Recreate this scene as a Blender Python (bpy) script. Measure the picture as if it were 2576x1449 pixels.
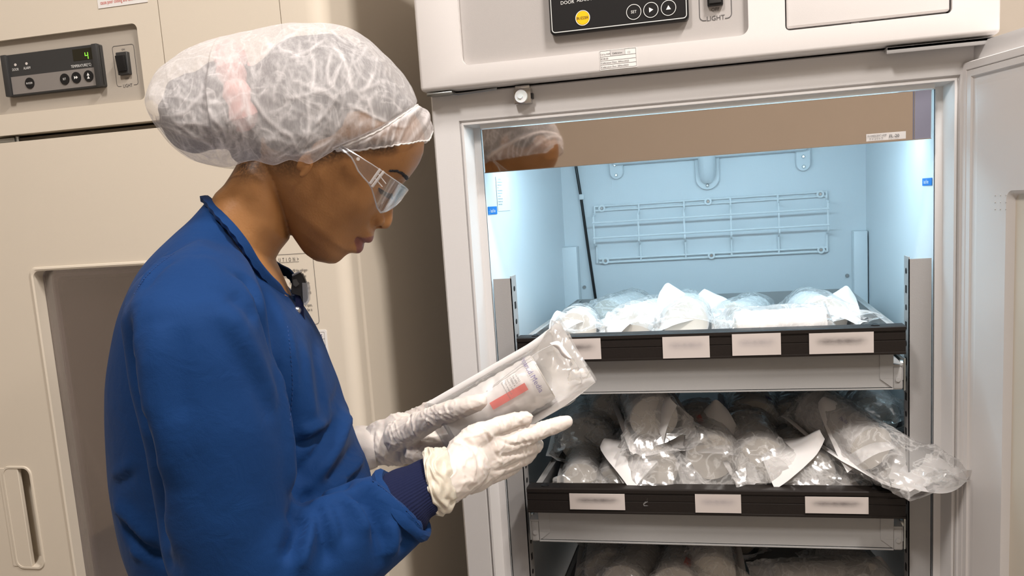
import bpy, bmesh, math, random
import numpy as np
from mathutils import Vector, Matrix, noise
from mathutils.bvhtree import BVHTree
for o in list(bpy.data.objects): bpy.data.objects.remove(o)
SC = bpy.context.scene
COL = SC.collection
pi = math.pi

# ------------------------------------------------------------------ camera
EYE = Vector((0, 0, 1.42))
CAMROT = Matrix(((0.97079318, 0.23069972, -0.06586531), (0.02908478, 0.15934238, 0.98679485), (0.23814843, -0.95988939, 0.14797865)))  # world -> camera
FPX, PCX, PCY = 2224.0, 1288.0, 859.3
cd = bpy.data.cameras.new('camera'); cam = bpy.data.objects.new('camera', cd); COL.objects.link(cam)
cam.matrix_world = Matrix.Translation(EYE) @ CAMROT.transposed().to_4x4()
cd.sensor_width = 36; cd.lens = FPX / 2576 * 36; cd.shift_x = 0; cd.shift_y = (PCY - 724.5) / 2576
cd.clip_start = 0.05
SC.camera = cam
# ------------------------------------------------------------------ world, lamps, exposure
w = bpy.data.worlds.new('world'); SC.world = w; w.use_nodes = True
w.node_tree.nodes['Background'].inputs[0].default_value = (1.0, .93, .86, 1)
w.node_tree.nodes['Background'].inputs[1].default_value = .22
def area(name, loc, size, power, col, rot=(0, 0, 0)):
    l = bpy.data.lights.new(name, 'AREA'); l.shape = 'RECTANGLE'; l.size, l.size_y = size; l.energy = power; l.color = col
    o = bpy.data.objects.new(name, l); COL.objects.link(o); o.location = loc; o.rotation_euler = rot
    o['label'] = 'light of a ceiling panel'; o['category'] = 'light'
    return o
CEIL = 3.25
LAMPS = [(.74, .40), (-.64, -.2), (2.08, -.6)]  # second and third panels are unseen fill lamps, added to brighten the scene
LSIZE = [(.16, .40), (.30, .40), (.40, .8)]
POW = [27, 20, 17]
POW = [q * 2.3 for q in POW]
lamp_lights = [area('ceiling_panel_light', (x, y, CEIL - .035), sz, p, (1.0, .935, .885)) for (x, y), sz, p in zip(LAMPS, LSIZE, POW)]
tube_light = area('fluorescent_tube_light', (-.04, 1.43, 1.537), (.56, .035), 1.85, (.57, .84, 1.0), (math.radians(12), 0, 0))
SC.view_settings.view_transform = 'Standard'; SC.view_settings.look = 'None'
SC.view_settings.exposure = 0.0; SC.view_settings.gamma = 1.0; SC.view_settings.use_curve_mapping = False

# ------------------------------------------------------------------ pixel -> point on a plane
def ray(u, v):
    return CAMROT.transposed() @ Vector(((u - PCX) / FPX, -(v - PCY) / FPX, -1))
def atY(u, v, Y):
    d = ray(u, v); return EYE + d * (Y / d.y)
def atX(u, v, X):
    d = ray(u, v); return EYE + d * (X / d.x)
def atZ(u, v, Z):
    d = ray(u, v); return EYE + d * ((Z - EYE.z) / d.z)
def onplane(u, v, p, n):
    d = ray(u, v); return EYE + d * ((p - EYE).dot(n) / d.dot(n))

# ------------------------------------------------------------------ materials
def mat(name, col, rough=.5, metal=0, bump=0, bscale=200, spec=.5, emit=None, estr=1, alpha=1, trans=0, ior=1.45, coat=0, sss=0, var=0, vscale=4, detail=4, sheen=0):
    m = bpy.data.materials.new(name); m.use_nodes = True
    nt = m.node_tree; b = nt.nodes['Principled BSDF']; I = b.inputs
    I['Base Color'].default_value = (*col, 1); I['Roughness'].default_value = rough; I['Metallic'].default_value = metal
    I['Specular IOR Level'].default_value = spec; I['Alpha'].default_value = alpha; I['Transmission Weight'].default_value = trans
    I['IOR'].default_value = ior; I['Coat Weight'].default_value = coat; I['Sheen Weight'].default_value = sheen
    if sss: I['Subsurface Weight'].default_value = sss; I['Subsurface Radius'].default_value = (.01, .004, .002); I['Subsurface Scale'].default_value = 1
    if emit: I['Emission Color'].default_value = (*emit, 1); I['Emission Strength'].default_value = estr
    tc = nt.nodes.new('ShaderNodeTexCoord')
    if bump:
        n = nt.nodes.new('ShaderNodeTexNoise'); n.inputs['Scale'].default_value = bscale; n.inputs['Detail'].default_value = detail
        nt.links.new(tc.outputs['Object'], n.inputs['Vector'])
        bp = nt.nodes.new('ShaderNodeBump'); bp.inputs['Strength'].default_value = bump; bp.inputs['Distance'].default_value = .002
        nt.links.new(n.outputs['Fac'], bp.inputs['Height']); nt.links.new(bp.outputs['Normal'], I['Normal'])
    if var:
        n = nt.nodes.new('ShaderNodeTexNoise'); n.inputs['Scale'].default_value = vscale; n.inputs['Detail'].default_value = 6
        nt.links.new(tc.outputs['Object'], n.inputs['Vector'])
        mx = nt.nodes.new('ShaderNodeMix'); mx.data_type = 'RGBA'
        mx.inputs[6].default_value = (*[c * (1 - var) for c in col], 1); mx.inputs[7].default_value = (*[min(1, c * (1 + var)) for c in col], 1)
        nt.links.new(n.outputs['Fac'], mx.inputs[0]); nt.links.new(mx.outputs[2], I['Base Color'])
    return m
M = {}
M['white'] = mat('white_abs_plastic', (.73, .70, .685), .38, bump=.04, bscale=900)
M['panelgrey'] = mat('grey_painted_panel', (.44, .415, .40), .42, bump=.08, bscale=1200)
M['body'] = mat('white_painted_steel', (.68, .665, .66), .42, bump=.05, bscale=700)
M['beige'] = mat('beige_painted_steel', (.68, .61, .51), .36, bump=.04, bscale=600)
M['beigepanel'] = mat('taupe_painted_panel', (.43, .385, .33), .5, bump=.08, bscale=900)
M['liner'] = mat('pale_steel_liner', (.82, .85, .87), .33, bump=.06, bscale=500)
M['post'] = mat('grey_coated_steel', (.36, .35, .345), .4, bump=.08, bscale=900)
M['tray'] = mat('light_grey_tray_steel', (.35, .345, .34), .36, bump=.08, bscale=900)
M['rail'] = mat('dark_brown_extruded_plastic', (.013, .0095, .008), .48, bump=.1, bscale=300, spec=.35)
M['black'] = mat('black_plastic', (.012, .012, .013), .32)
M['charcoal'] = mat('charcoal_plastic', (.04, .04, .04), .4)
M['gap'] = mat('dark_gap', (.01, .01, .011), .7)
M['gasket'] = mat('grey_gasket', (.13, .11, .085), .6)
M['chrome'] = mat('bright_steel', (.62, .61, .60), .22, metal=1)
M['zinc'] = mat('zinc_steel', (.45, .47, .46), .35, metal=1)
M['mirror'] = mat('bronze_mirror_acrylic', (.74, .66, .60), .04, metal=1)
M['mirror_edge'] = mat('grey_lamp_cover_end', (.20, .20, .26), .3)
M['print'] = mat('black_print', (.02, .02, .025), .6)
M['greyprint'] = mat('grey_print', (.09, .085, .085), .6)
M['whiteprint'] = mat('white_print', (.8, .8, .78), .6)
M['redprint'] = mat('red_print', (.62, .10, .07), .6)
M['label'] = mat('white_paper_label', (.78, .76, .74), .6)
M['silverlabel'] = mat('silver_label', (.58, .56, .55), .45)
M['bluelabel'] = mat('blue_label', (.0, .17, .56), .5)
M['yellow'] = mat('yellow_button', (.86, .52, .01), .35)
M['tube'] = mat('lit_fluorescent_tube', (.8, .9, 1), .4, emit=(.55, .85, 1.0), estr=7)
M['green'] = mat('green_led_digit', (.1, .3, .02), .4, emit=(.35, 1.0, .08), estr=.9)
M['wirewhite'] = mat('white_coated_wire', (.90, .92, .93), .35)
M['milky'] = mat('milky_plastic_roller', (.8, .82, .83), .35, sss=.3)
M['wall'] = mat('beige_painted_wall', (.50, .44, .37), .7, bump=.1, bscale=60, var=.03)
M['ceil'] = mat('white_ceiling_board', (.62, .60, .56), .8, bump=.2, bscale=120)
M['floor'] = mat('grey_vinyl_floor', (.33, .31, .29), .35, var=.12, vscale=30)
M['lampface'] = mat('lit_ceiling_diffuser', (.9, .9, .85), .5, emit=(1, .92, .82), estr=2.2)
M['card'] = mat('off_white_card', (.62, .57, .54), .65)
M['smudge'] = mat('grey_smudged_print', (.30, .27, .26), .7)
M['purpleint'] = mat('grey_steel_interior', (.58, .52, .52), .45, bump=.04, bscale=400)

def glassmat(name, tint, a=.25, rough=.03, milk=.0, milkcol=(.8, .8, .8), bump=0, bscale=60, crinkle=0):
    """thin sheet: transparent + gloss, with some milky diffuse"""
    m = bpy.data.materials.new(name); m.use_nodes = True; nt = m.node_tree; nt.nodes.clear()
    out = nt.nodes.new('ShaderNodeOutputMaterial'); tr = nt.nodes.new('ShaderNodeBsdfTransparent'); tr.inputs[0].default_value = (*tint, 1)
    gl = nt.nodes.new('ShaderNodeBsdfGlossy'); gl.inputs['Roughness'].default_value = rough; gl.inputs[0].default_value = (.9, .9, .9, 1)
    df = nt.nodes.new('ShaderNodeBsdfDiffuse'); df.inputs[0].default_value = (*milkcol, 1)
    tl = nt.nodes.new('ShaderNodeBsdfTranslucent'); tl.inputs[0].default_value = (*milkcol, 1)
    dm = nt.nodes.new('ShaderNodeMixShader'); dm.inputs[0].default_value = .4
    nt.links.new(df.outputs[0], dm.inputs[1]); nt.links.new(tl.outputs[0], dm.inputs[2])
    fr = nt.nodes.new('ShaderNodeFresnel'); fr.inputs['IOR'].default_value = 1.5
    mul = nt.nodes.new('ShaderNodeMath'); mul.operation = 'MULTIPLY_ADD'; mul.inputs[1].default_value = .5; mul.inputs[2].default_value = a * .2
    nt.links.new(fr.outputs[0], mul.inputs[0])
    m1 = nt.nodes.new('ShaderNodeMixShader'); m1.inputs[0].default_value = milk
    nt.links.new(tr.outputs[0], m1.inputs[1]); nt.links.new(dm.outputs[0], m1.inputs[2])
    m2 = nt.nodes.new('ShaderNodeMixShader'); nt.links.new(mul.outputs[0], m2.inputs[0])
    nt.links.new(m1.outputs[0], m2.inputs[1]); nt.links.new(gl.outputs[0], m2.inputs[2])
    if crinkle:   # creased film turns whiter along its folds
        tc = nt.nodes.new('ShaderNodeTexCoord'); n = nt.nodes.new('ShaderNodeTexNoise'); n.inputs['Scale'].default_value = 28; n.inputs['Detail'].default_value = 5; n.inputs['Distortion'].default_value = 1.5
        nt.links.new(tc.outputs['Object'], n.inputs['Vector'])
        q1 = nt.nodes.new('ShaderNodeMath'); q1.operation = 'SUBTRACT'; q1.inputs[1].default_value = .5; nt.links.new(n.outputs[0], q1.inputs[0])
        q2 = nt.nodes.new('ShaderNodeMath'); q2.operation = 'ABSOLUTE'; nt.links.new(q1.outputs[0], q2.inputs[0])
        q3 = nt.nodes.new('ShaderNodeMath'); q3.operation = 'MULTIPLY_ADD'; q3.inputs[1].default_value = -16; q3.inputs[2].default_value = 1; q3.use_clamp = True; nt.links.new(q2.outputs[0], q3.inputs[0])
        q4 = nt.nodes.new('ShaderNodeMath'); q4.operation = 'MULTIPLY_ADD'; q4.inputs[1].default_value = crinkle; q4.inputs[2].default_value = milk; nt.links.new(q3.outputs[0], q4.inputs[0]); nt.links.new(q4.outputs[0], m1.inputs[0])
    if bump:
        tc = nt.nodes.new('ShaderNodeTexCoord'); n = nt.nodes.new('ShaderNodeTexNoise'); n.inputs['Scale'].default_value = bscale
        nt.links.new(tc.outputs['Object'], n.inputs['Vector']); bp = nt.nodes.new('ShaderNodeBump'); bp.inputs['Strength'].default_value = bump; bp.inputs['Distance'].default_value = .004
        nt.links.new(n.outputs['Fac'], bp.inputs['Height'])
        nt.links.new(bp.outputs[0], gl.inputs['Normal']); nt.links.new(bp.outputs[0], df.inputs['Normal']); nt.links.new(bp.outputs[0], fr.inputs['Normal'])
    nt.links.new(m2.outputs[0], out.inputs[0]); return m
M['glass'] = glassmat('smoky_window_glass', (.90, .85, .87), 1.1, .05)

# ------------------------------------------------------------------ mesh helpers
def finish(o, smooth=True, angle=35):
    if smooth and len(o.data.polygons):
        o.data.polygons.foreach_set('use_smooth', [True] * len(o.data.polygons))
        o.data.set_sharp_from_angle(angle=math.radians(angle))
    return o
def obj(name, bm, m, parent=None, smooth=True, angle=35):
    me = bpy.data.meshes.new(name); bmesh.ops.recalc_face_normals(bm, faces=bm.faces); bm.to_mesh(me); bm.free()
    o = bpy.data.objects.new(name, me); COL.objects.link(o)
    if m: me.materials.append(m)
    if parent:
        o.parent = parent; o.matrix_parent_inverse = parent_inv(parent)
    return finish(o, smooth, angle)
def parent_inv(p):
    mw = Matrix.Identity(4); q = p; chain = []
    while q: chain.append(q); q = q.parent
    for q in reversed(chain): mw = mw @ q.matrix_parent_inverse @ q.matrix_basis
    return mw.inverted()
def thing(name, label, cat, loc=(0, 0, 0), group=None):
    o = bpy.data.objects.new(name, None); COL.objects.link(o); o.location = loc; o.empty_display_size = .05
    o['label'] = label; o['category'] = cat
    if group: o['group'] = group
    return o
def tag(o, label, cat=None, group=None):
    o['label'] = label
    if cat: o['category'] = cat
    if group: o['group'] = group
    return o
def NB(): return bmesh.new()
def bx(bm, x0, x1, y0, y1, z0, z1, bev=0, seg=2, rot=None):
    b = bmesh.new()
    r = bmesh.ops.create_cube(b, size=1)
    for v in b.verts: v.co = Vector((x0 + (v.co.x + .5) * (x1 - x0), y0 + (v.co.y + .5) * (y1 - y0), z0 + (v.co.z + .5) * (z1 - z0)))
    if bev: bmesh.ops.bevel(b, geom=list(b.edges), offset=bev, segments=seg, affect='EDGES', profile=.5)
    if rot is not None:
        for v in b.verts: v.co = rot @ v.co
    merge(bm, b); return bm
def merge(bm, b):
    me = bpy.data.meshes.new('tmp'); b.to_mesh(me); b.free(); bm.from_mesh(me); bpy.data.meshes.remove(me)
def loft(bm, rings, close=True, cap0=False, cap1=False):
    R = [[bm.verts.new(p) for p in r] for r in rings]
    n = len(R[0])
    for a, b in zip(R, R[1:]):
        for i in range(n if close else n - 1):
            j = (i + 1) % n
            bm.faces.new((a[i], a[j], b[j], b[i]))
    if cap0: bm.faces.new(R[0][::-1])
    if cap1: bm.faces.new(R[-1])
    return bm
def cyl(bm, p0, p1, r, n=16, r1=None, caps=True):
    p0, p1 = Vector(p0), Vector(p1); d = (p1 - p0).normalized()
    a = d.orthogonal().normalized(); b = d.cross(a); r1 = r if r1 is None else r1
    loft(bm, [[p + (a * math.cos(2 * pi * i / n) + b * math.sin(2 * pi * i / n)) * rr for i in range(n)] for p, rr in ((p0, r), (p1, r1))], True, caps, caps)
    return bm
def tube(bm, pts, r, n=8, caps=True):
    pts = [Vector(p) for p in pts]; rings = []; prev = None
    for i, p in enumerate(pts):
        d = (pts[min(i + 1, len(pts) - 1)] - pts[max(i - 1, 0)]).normalized()
        if prev is None: a = d.orthogonal().normalized()
        else: a = (prev - d * prev.dot(d)).normalized()
        prev = a; b = d.cross(a); rr = r[i] if isinstance(r, (list, tuple)) else r
        rings.append([p + (a * math.cos(2 * pi * k / n) + b * math.sin(2 * pi * k / n)) * rr for k in range(n)])
    return loft(bm, rings, True, caps, caps)
def rrect(x0, x1, z0, z1, r, n=5):
    P = []
    for cx, cz, a0 in ((x1 - r, z1 - r, 0), (x0 + r, z1 - r, 90), (x0 + r, z0 + r, 180), (x1 - r, z0 + r, 270)):
        for k in range(n + 1):
            a = math.radians(a0 + 90 * k / n); P.append((cx + r * math.cos(a), cz + r * math.sin(a)))
    return P
def prism(bm, poly, y0, y1, bev=0):
    """xz polygon extruded along Y; y0 is the near face, slightly bevelled"""
    cx = sum(p[0] for p in poly) / len(poly); cz = sum(p[1] for p in poly) / len(poly)
    w_ = max(abs(p[0] - cx) for p in poly); h_ = max(abs(p[1] - cz) for p in poly)
    rings = []
    if bev:
        rings.append([(cx + (x - cx) * (1 - bev / w_), y0, cz + (z - cz) * (1 - bev / h_)) for x, z in poly])
        rings.append([(x, y0 + bev, z) for x, z in poly])
    else: rings.append([(x, y0, z) for x, z in poly])
    rings.append([(x, y1, z) for x, z in poly])
    return loft(bm, rings, True, True, True)
def cut(o, cutters):
    """boolean difference baked into the mesh"""
    bpy.context.view_layer.update()
    for c in cutters:
        md = o.modifiers.new('b', 'BOOLEAN'); md.operation = 'DIFFERENCE'; md.object = c; md.solver = 'EXACT'
    dg = bpy.context.evaluated_depsgraph_get(); me = bpy.data.meshes.new_from_object(o.evaluated_get(dg))
    old = o.data; o.modifiers.clear(); o.data = me; me.name = old.name; bpy.data.meshes.remove(old)
    m0 = me.materials[0]; me.materials.clear(); me.materials.append(m0)
    me.polygons.foreach_set('material_index', [0] * len(me.polygons))
    for c in cutters: bpy.data.objects.remove(c)
    return finish(o)
def bake(o):
    dg = bpy.context.evaluated_depsgraph_get(); bpy.context.view_layer.update(); dg = bpy.context.evaluated_depsgraph_get()
    me = bpy.data.meshes.new_from_object(o.evaluated_get(dg)); old = o.data; o.modifiers.clear(); o.data = me; me.name = old.name
    bpy.data.meshes.remove(old); return o
def text(s, size, origin, xdir, zdir, m, name='lettering', parent=None, align='LEFT', squeeze=1, depth=0):
    """flat lettering: list of (string, x, z, size[, align]) or one string, on the plane origin + xdir, zdir"""
    if isinstance(s, list) and name in ('display_text', 'switch_text', 'caution_text'):
        for it in s: r_ = text([it], size, origin, xdir, zdir, m, name + ' ', parent, align, squeeze)
        return r_
    name = name.strip(); items = s if isinstance(s, list) else [(s, 0, 0, size, align)]
    xd, zd = Vector(xdir).normalized(), Vector(zdir).normalized(); nd = xd.cross(zd)
    bm = NB()
    for it in items:
        st, x, z, sz = it[:4]; al = it[4] if len(it) > 4 else align; sq = it[5] if len(it) > 5 else squeeze
        c = bpy.data.curves.new('t', 'FONT'); c.body = st; c.size = sz; c.align_x = al; c.resolution_u = 2; c.fill_mode = 'FRONT'
        to = bpy.data.objects.new('t', c); COL.objects.link(to)
        dg = bpy.context.evaluated_depsgraph_get(); me = bpy.data.meshes.new_from_object(to.evaluated_get(dg))
        mt = Matrix((xd * sq, zd, nd)).transposed().to_4x4(); mt.translation = Vector(origin) + xd * x + zd * z
        me.transform(mt); bm.from_mesh(me); bpy.data.meshes.remove(me); bpy.data.objects.remove(to); bpy.data.curves.remove(c)
    return obj(name, bm, m, parent, smooth=False)
XD, ZD = Vector((1, 0, 0)), Vector((0, 0, 1))
def struct(o): o['kind'] = 'structure'; return o

# ------------------------------------------------------------------ room
RX0, RX1, RY0, RY1 = -3.0, 2.4, -2.6, 2.12
struct(obj('floor', bx(NB(), RX0, RX1, RY0, RY1, -.1, 0), M['floor'], smooth=False))
struct(obj('ceiling', bx(NB(), RX0, RX1, RY0, RY1, CEIL, CEIL + .1), M['ceil'], smooth=False))
struct(obj('wall_back', bx(NB(), RX0, RX1, RY1, RY1 + .1, 0, CEIL), M['wall'], smooth=False))
struct(obj('wall_front', bx(NB(), RX0, RX1, RY0 - .1, RY0, 0, CEIL), M['wall'], smooth=False))
struct(obj('wall_left', bx(NB(), RX0 - .1, RX0, RY0, RY1, 0, CEIL), M['wall'], smooth=False))
struct(obj('wall_right', bx(NB(), RX1, RX1 + .1, RY0, RY1, 0, CEIL), M['wall'], smooth=False))
LN = ['above the open white refrigerator', 'added as unseen fill for the beige refrigerator', 'added as unseen fill behind the camera on the right']
for (x, y), (lw, lh), ll, ln in zip(LAMPS, LSIZE, lamp_lights, LN):
    hx_, hy_ = lw / 2 + .015, lh / 2 + .03
    t = thing('ceiling_light', 'square-edged white ceiling light ' + ln, 'ceiling light', (x, y, CEIL), 'ceiling lights')
    b = NB()
    for s in (-1, 1):
        bx(b, x + s * hx_ - .015, x + s * hx_ + .015, y - hy_ - .015, y + hy_ + .015, CEIL - .04, CEIL, .002)
        bx(b, x - hx_, x + hx_, y + s * hy_ - .015, y + s * hy_ + .015, CEIL - .04, CEIL, .002)
    obj('frame', b, M['ceil'], t)
    obj('diffuser', bx(NB(), x - hx_, x + hx_, y - hy_, y + hy_, CEIL - .02, CEIL - .005), M['lampface'], t)
    ll.name = 'ceiling_panel_light'; ll.parent = t; ll.matrix_parent_inverse = parent_inv(t)
    for k in ('label', 'category'):
        if k in ll: del ll[k]

# ------------------------------------------------------------------ white refrigerator (open)
FR = thing('laboratory_refrigerator', 'white laboratory refrigerator with its door open, lit blue inside and full of pouches', 'refrigerator', (-.04, 1.7, 0))
FX0, FX1 = -.433, .353
def frame_loop(x0, x1, z0, z1, y): return [(x0, y, z0), (x1, y, z0), (x1, y, z1), (x0, y, z1)]
b = NB()
IX0, IX1, IZ0, IZ1, IYB = -.356, .2815, .30, 1.572, 1.962
loops = [frame_loop(FX0, FX1, .10, 1.60, 2.02), frame_loop(FX0, FX1, .10, 1.60, 1.333), frame_loop(FX0 + .003, FX1 - .003, .103, 1.598, 1.330),
         frame_loop(-.3905, .3110, .235, 1.558, 1.330), frame_loop(-.3895, .3100, .236, 1.557, 1.334), frame_loop(-.3875, .3080, .238, 1.555, 1.334), frame_loop(-.3865, .3070, .239, 1.554, 1.3295),
         frame_loop(-.3835, .3040, .242, 1.551, 1.3295), frame_loop(-.3755, .2955, .250, 1.5475, 1.350), frame_loop(-.3745, .2945, .251, 1.5465, 1.3525),
         frame_loop(-.3635, .2850, .265, 1.544, 1.3525), frame_loop(-.3640, .2850, .27, 1.572, 1.358), frame_loop(-.3510, .2835, .27, 1.572, IYB)]
loft(b, loops, True, True, True)
# back wall pressed columns beside the rack posts
cabinet = obj('cabinet', b, M['body'], FR, angle=25)
b = NB()   # liner sheet over the inside faces
e = .0012
loft(b, [frame_loop(-.3628, .2838, .27 + e, 1.572 - e, 1.3545), frame_loop(-.3498, .2823, .27 + e, 1.572 - e, IYB - e)], True, False, True)
obj('liner', b, M['liner'], FR, smooth=False)
b = NB(); bx(b, FX0 + .03, FX1 - .03, 1.40, 2.0, 0.0, .10); obj('plinth', b, M['gap'], FR)

# header housing with the recessed control panel
b = NB(); bx(b, -.4385, .3515, 1.300, 2.02, 1.602, 1.985, .006, 3)
header = obj('header_housing', b, M['white'], FR)
c1 = obj('c', prism(NB(), rrect(-.3705, .0385, 1.6335, 1.90, .012, 8), 1.25, 1.309), None)
c2 = obj('c', prism(NB(), rrect(.0865, .2935, 1.6335, 1.80, .006, 5), 1.25, 1.325), None)
c3 = obj('c', bx(NB(), -.425, .34, 1.331, 2.1, 1.55, 1.6045), None)
cut(header, [c1, c2, c3])
obj('control_panel', prism(NB(), rrect(-.3700, .0380, 1.634, 1.8995, .0115, 8), 1.3085, 1.312), M['panelgrey'], FR)
b = NB(); bx(b, .0885, .2915, 1.303, 1.3235, 1.637, 1.797, .003, 3)
obj('recorder_cover', b, M['white'], FR)
b = NB(); bx(b, .087, .293, 1.322, 1.3245, 1.634, 1.80); obj('recorder_recess', b, M['gap'], FR)
b = NB(); bx(b, .172, .182, 1.312, 1.320, 1.634, 1.6365); bx(b, .150, .170, 1.314, 1.322, 1.634, 1.6362); obj('recorder_catch', b, M['body'], FR)
# black key pad
KP = obj('display_module', prism(NB(), rrect(-.2350, -.0405, 1.6615, 1.738, .006, 6), 1.2965, 1.3085, .0015), M['black'], FR)
def rring(bm, x0, x1, z0, z1, r, wd, y, n=6):
    A = rrect(x0, x1, z0, z1, r, n); B = rrect(x0 + wd, x1 - wd, z0 + wd, z1 - wd, max(r - wd, .0005), n)
    loft(bm, [[(x, y, z) for x, z in A], [(x, y, z) for x, z in B]], True)
b = NB(); rring(b, -.2325, -.0430, 1.6640, 1.7355, .005, .0010, 1.2963); obj('border_line', b, M['whiteprint'], KP)
def disc(bm, x, y, z, r, t=.001, n=28):
    cyl(bm, (x, y, z), (x, y - t, z), r, n)
def ring(bm, x, y, z, r, wd, n=36):
    loft(bm, [[(x + q * math.cos(2 * pi * i / n), y, z + q * math.sin(2 * pi * i / n)) for i in range(n)] for q in (r, r - wd)], True)
for nm, x, m, s, sc, pm in (('buzzer_button', -.1873, 'yellow', 'BUZZER', .0050, 'print'), ('set_button', -.1154, 'black', 'SET', .0056, 'whiteprint'), ('arrow_button', -.0917, 'black', None, 0, 'whiteprint'), ('arrow_button', -.0676, 'black', None, 0, 'whiteprint')):
    z = 1.680
    b = NB(); disc(b, x, 1.2965, z, .0096, .0008); disc(b, x, 1.2957, z, .0088, .0004); kb = obj(nm, b, M[m], KP)
    b = NB(); ring(b, x, 1.2954, z, .0104, .0008)
    if nm == 'buzzer_button': obj('button_rim', b, M['whiteprint'], KP)
    else: obj('button_rim', b, M['whiteprint'], KP)
    if s: text(s, sc, (x, 1.2948, z - sc * .34), XD, ZD, M[pm], 'button_text', KP, 'CENTER', .92)
    else:
        b = NB(); q = .0034
        P = [(x - q * .7, z + q), (x - q * .7, z - q), (x + q, z)] if x < -.08 else [(x - q, z - q * .7), (x + q, z - q * .7), (x, z + q)]
        vs = [b.verts.new((px, 1.2948, pz)) for px, pz in P]; b.faces.new(vs); obj('arrow_mark', b, M['whiteprint'], KP)
pd = atY(1410, 12, 1.2962); pa = atY(1451, 5, 1.2962)
text([('DOOR', pd.x, pd.z, .0066), ('ALARM', pa.x, pa.z, .0066)], 0, (0, 1.2961, 0), XD, ZD, M['whiteprint'], 'display_text', KP)
# light switch
SWX = -.0047
SW = obj('light_switch', prism(NB(), rrect(SWX - .0105, SWX + .0105, 1.6775, 1.712, .001, 2), 1.3015, 1.3085, .001), M['black'], FR)
b = NB(); bx(b, SWX - .008, SWX + .008, 1.298, 1.302, 1.680, 1.71, .0008); obj('rocker', b, M['charcoal'], SW)
text([('OFF', SWX, 1.6710, .0066, 'CENTER'), ('LIGHT', SWX, 1.6590, .0088, 'CENTER')], 0, (0, 1.3080, 0), XD, ZD, M['greyprint'], 'switch_text', FR)
def outline(bm, pts, wd, y):
    """flat printed line"""
    P = [Vector((p[0], 0, p[1])) for p in pts]
    L, Rr = [], []
    for i, p in enumerate(P):
        d = (P[min(i + 1, len(P) - 1)] - P[max(i - 1, 0)]).normalized(); n = Vector((-d.z, 0, d.x))
        L.append(bm.verts.new((p.x + n.x * wd / 2, y, p.z + n.z * wd / 2))); Rr.append(bm.verts.new((p.x - n.x * wd / 2, y, p.z - n.z * wd / 2)))
    for i in range(len(P) - 1): bm.faces.new((L[i], L[i + 1], Rr[i + 1], Rr[i]))
def arc(cx, cz, r, a0, a1, n=6): return [(cx + r * math.cos(math.radians(a0 + (a1 - a0) * k / n)), cz + r * math.sin(math.radians(a0 + (a1 - a0) * k / n))) for k in range(n + 1)]
b = NB()
outline(b, [(SWX - .0215, 1.73), (SWX - .0215, 1.672)] + arc(SWX - .0155, 1.6660, .006, 180, 270) + [(SWX - .0125, 1.6600)], .0010, 1.3080)
outline(b, [(SWX + .0215, 1.73), (SWX + .0215, 1.672)] + arc(SWX + .0155, 1.6660, .006, 0, -90) + [(SWX + .0125, 1.6600)], .0010, 1.3080)
obj('switch_outline', b, M['greyprint'], FR)
# calibration sticker
lx, lz = -.1665, 1.6062
ST = obj('calibration_label', bx(NB(), lx, lx + .052, 1.2993, 1.2999, lz, lz + .0268), M['label'], FR, smooth=False)
b = NB()
for k, zz in enumerate((.0015, .0072, .0128, .0184, .0262)): bx(b, lx + .001, lx + .0512, 1.2990, 1.2993, lz + zz, lz + zz + .00022)
for xx, z0, z1 in ((.001, .0015, .0262), (.0152, .0184, .0262), (.0360, .0184, .0262), (.0512, .0015, .0262)): bx(b, lx + xx, lx + xx + .00022, 1.2990, 1.2993, lz + z0, lz + z1)
obj('ruling', b, M['print'], ST, smooth=False)
b = NB(); bx(b, lx + .0154, lx + .036, 1.29905, 1.2993, lz + .0186, lz + .0262); obj('shaded_cell', b, M['silverlabel'], ST, smooth=False)
text([('Cal by PAM', .0016, .0208, .0028), ('Calibration', .0180, .0208, .0032), ('( )', .0400, .0205, .0036), ('ID:8105', .0016, .0145, .0033), ('Calibration Date: 30Nov2022', .0016, .0088, .0033), ('Calibration Due: 30Nov2023', .0016, .0030, .0033)], 0, (lx, 1.2988, lz), XD, ZD, M['print'], 'sticker_text', ST)

# lamp cover, slightly tilted down, its end cap, label
LC = NB()
tilt = Matrix.Translation((0, 1.337, 1.51)) @ Matrix.Rotation(math.radians(1.7), 4, 'X') @ Matrix.Translation((0, -1.337, -1.51))
bx(LC, -.3565, .2765, 1.3355, 1.3385, 1.4775, 1.5425, .0006, 1, tilt)
LCO = obj('lamp_cover', LC, M['mirror'], FR)
b = NB(); bx(b, .2530, .2758, 1.3345, 1.3360, 1.4778, 1.5420, .0004, 1, tilt); obj('cover_end', b, M['mirror_edge'], LCO)
b = NB(); bx(b, .2545, .2552, 1.3335, 1.3346, 1.4778, 1.5420, 0, 1, tilt); bx(b, -.3565, .2765, 1.3340, 1.3356, 1.4770, 1.4782, 0, 1, tilt); obj('cover_trim', b, M['chrome'], LCO)
b = NB(); bx(b, .1930, .2440, 1.3335, 1.3347, 1.4800, 1.4900, 0, 1, tilt); lb = obj('lamp_label', b, M['silverlabel'], LCO, smooth=False)
text([('FLUORESCENT LAMP', .1945, 1.4858, .0031, 'LEFT', .85), ('\u30b1\u30a4\u30b3\u30a6\u30c8\u30a6', .1965, 1.4812, .0034, 'LEFT', .9), ('FL-20', .2225, 1.4828, .0060, 'LEFT', .95)], 0, (0, 1.3330, 0), XD, ZD, M['print'], 'label_text', LCO)
b = NB(); bx(b, -.3600, .2815, 1.3375, 1.47, 1.5435, 1.560, .002); obj('lamp_housing', b, M['liner'], FR)  # front extended as an added lid against light leaking above the cover
b = NB(); cyl(b, (-.33, 1.405, 1.528), (.25, 1.405, 1.528), .0125, 20); obj('fluorescent_tube', b, M['tube'], FR)
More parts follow.
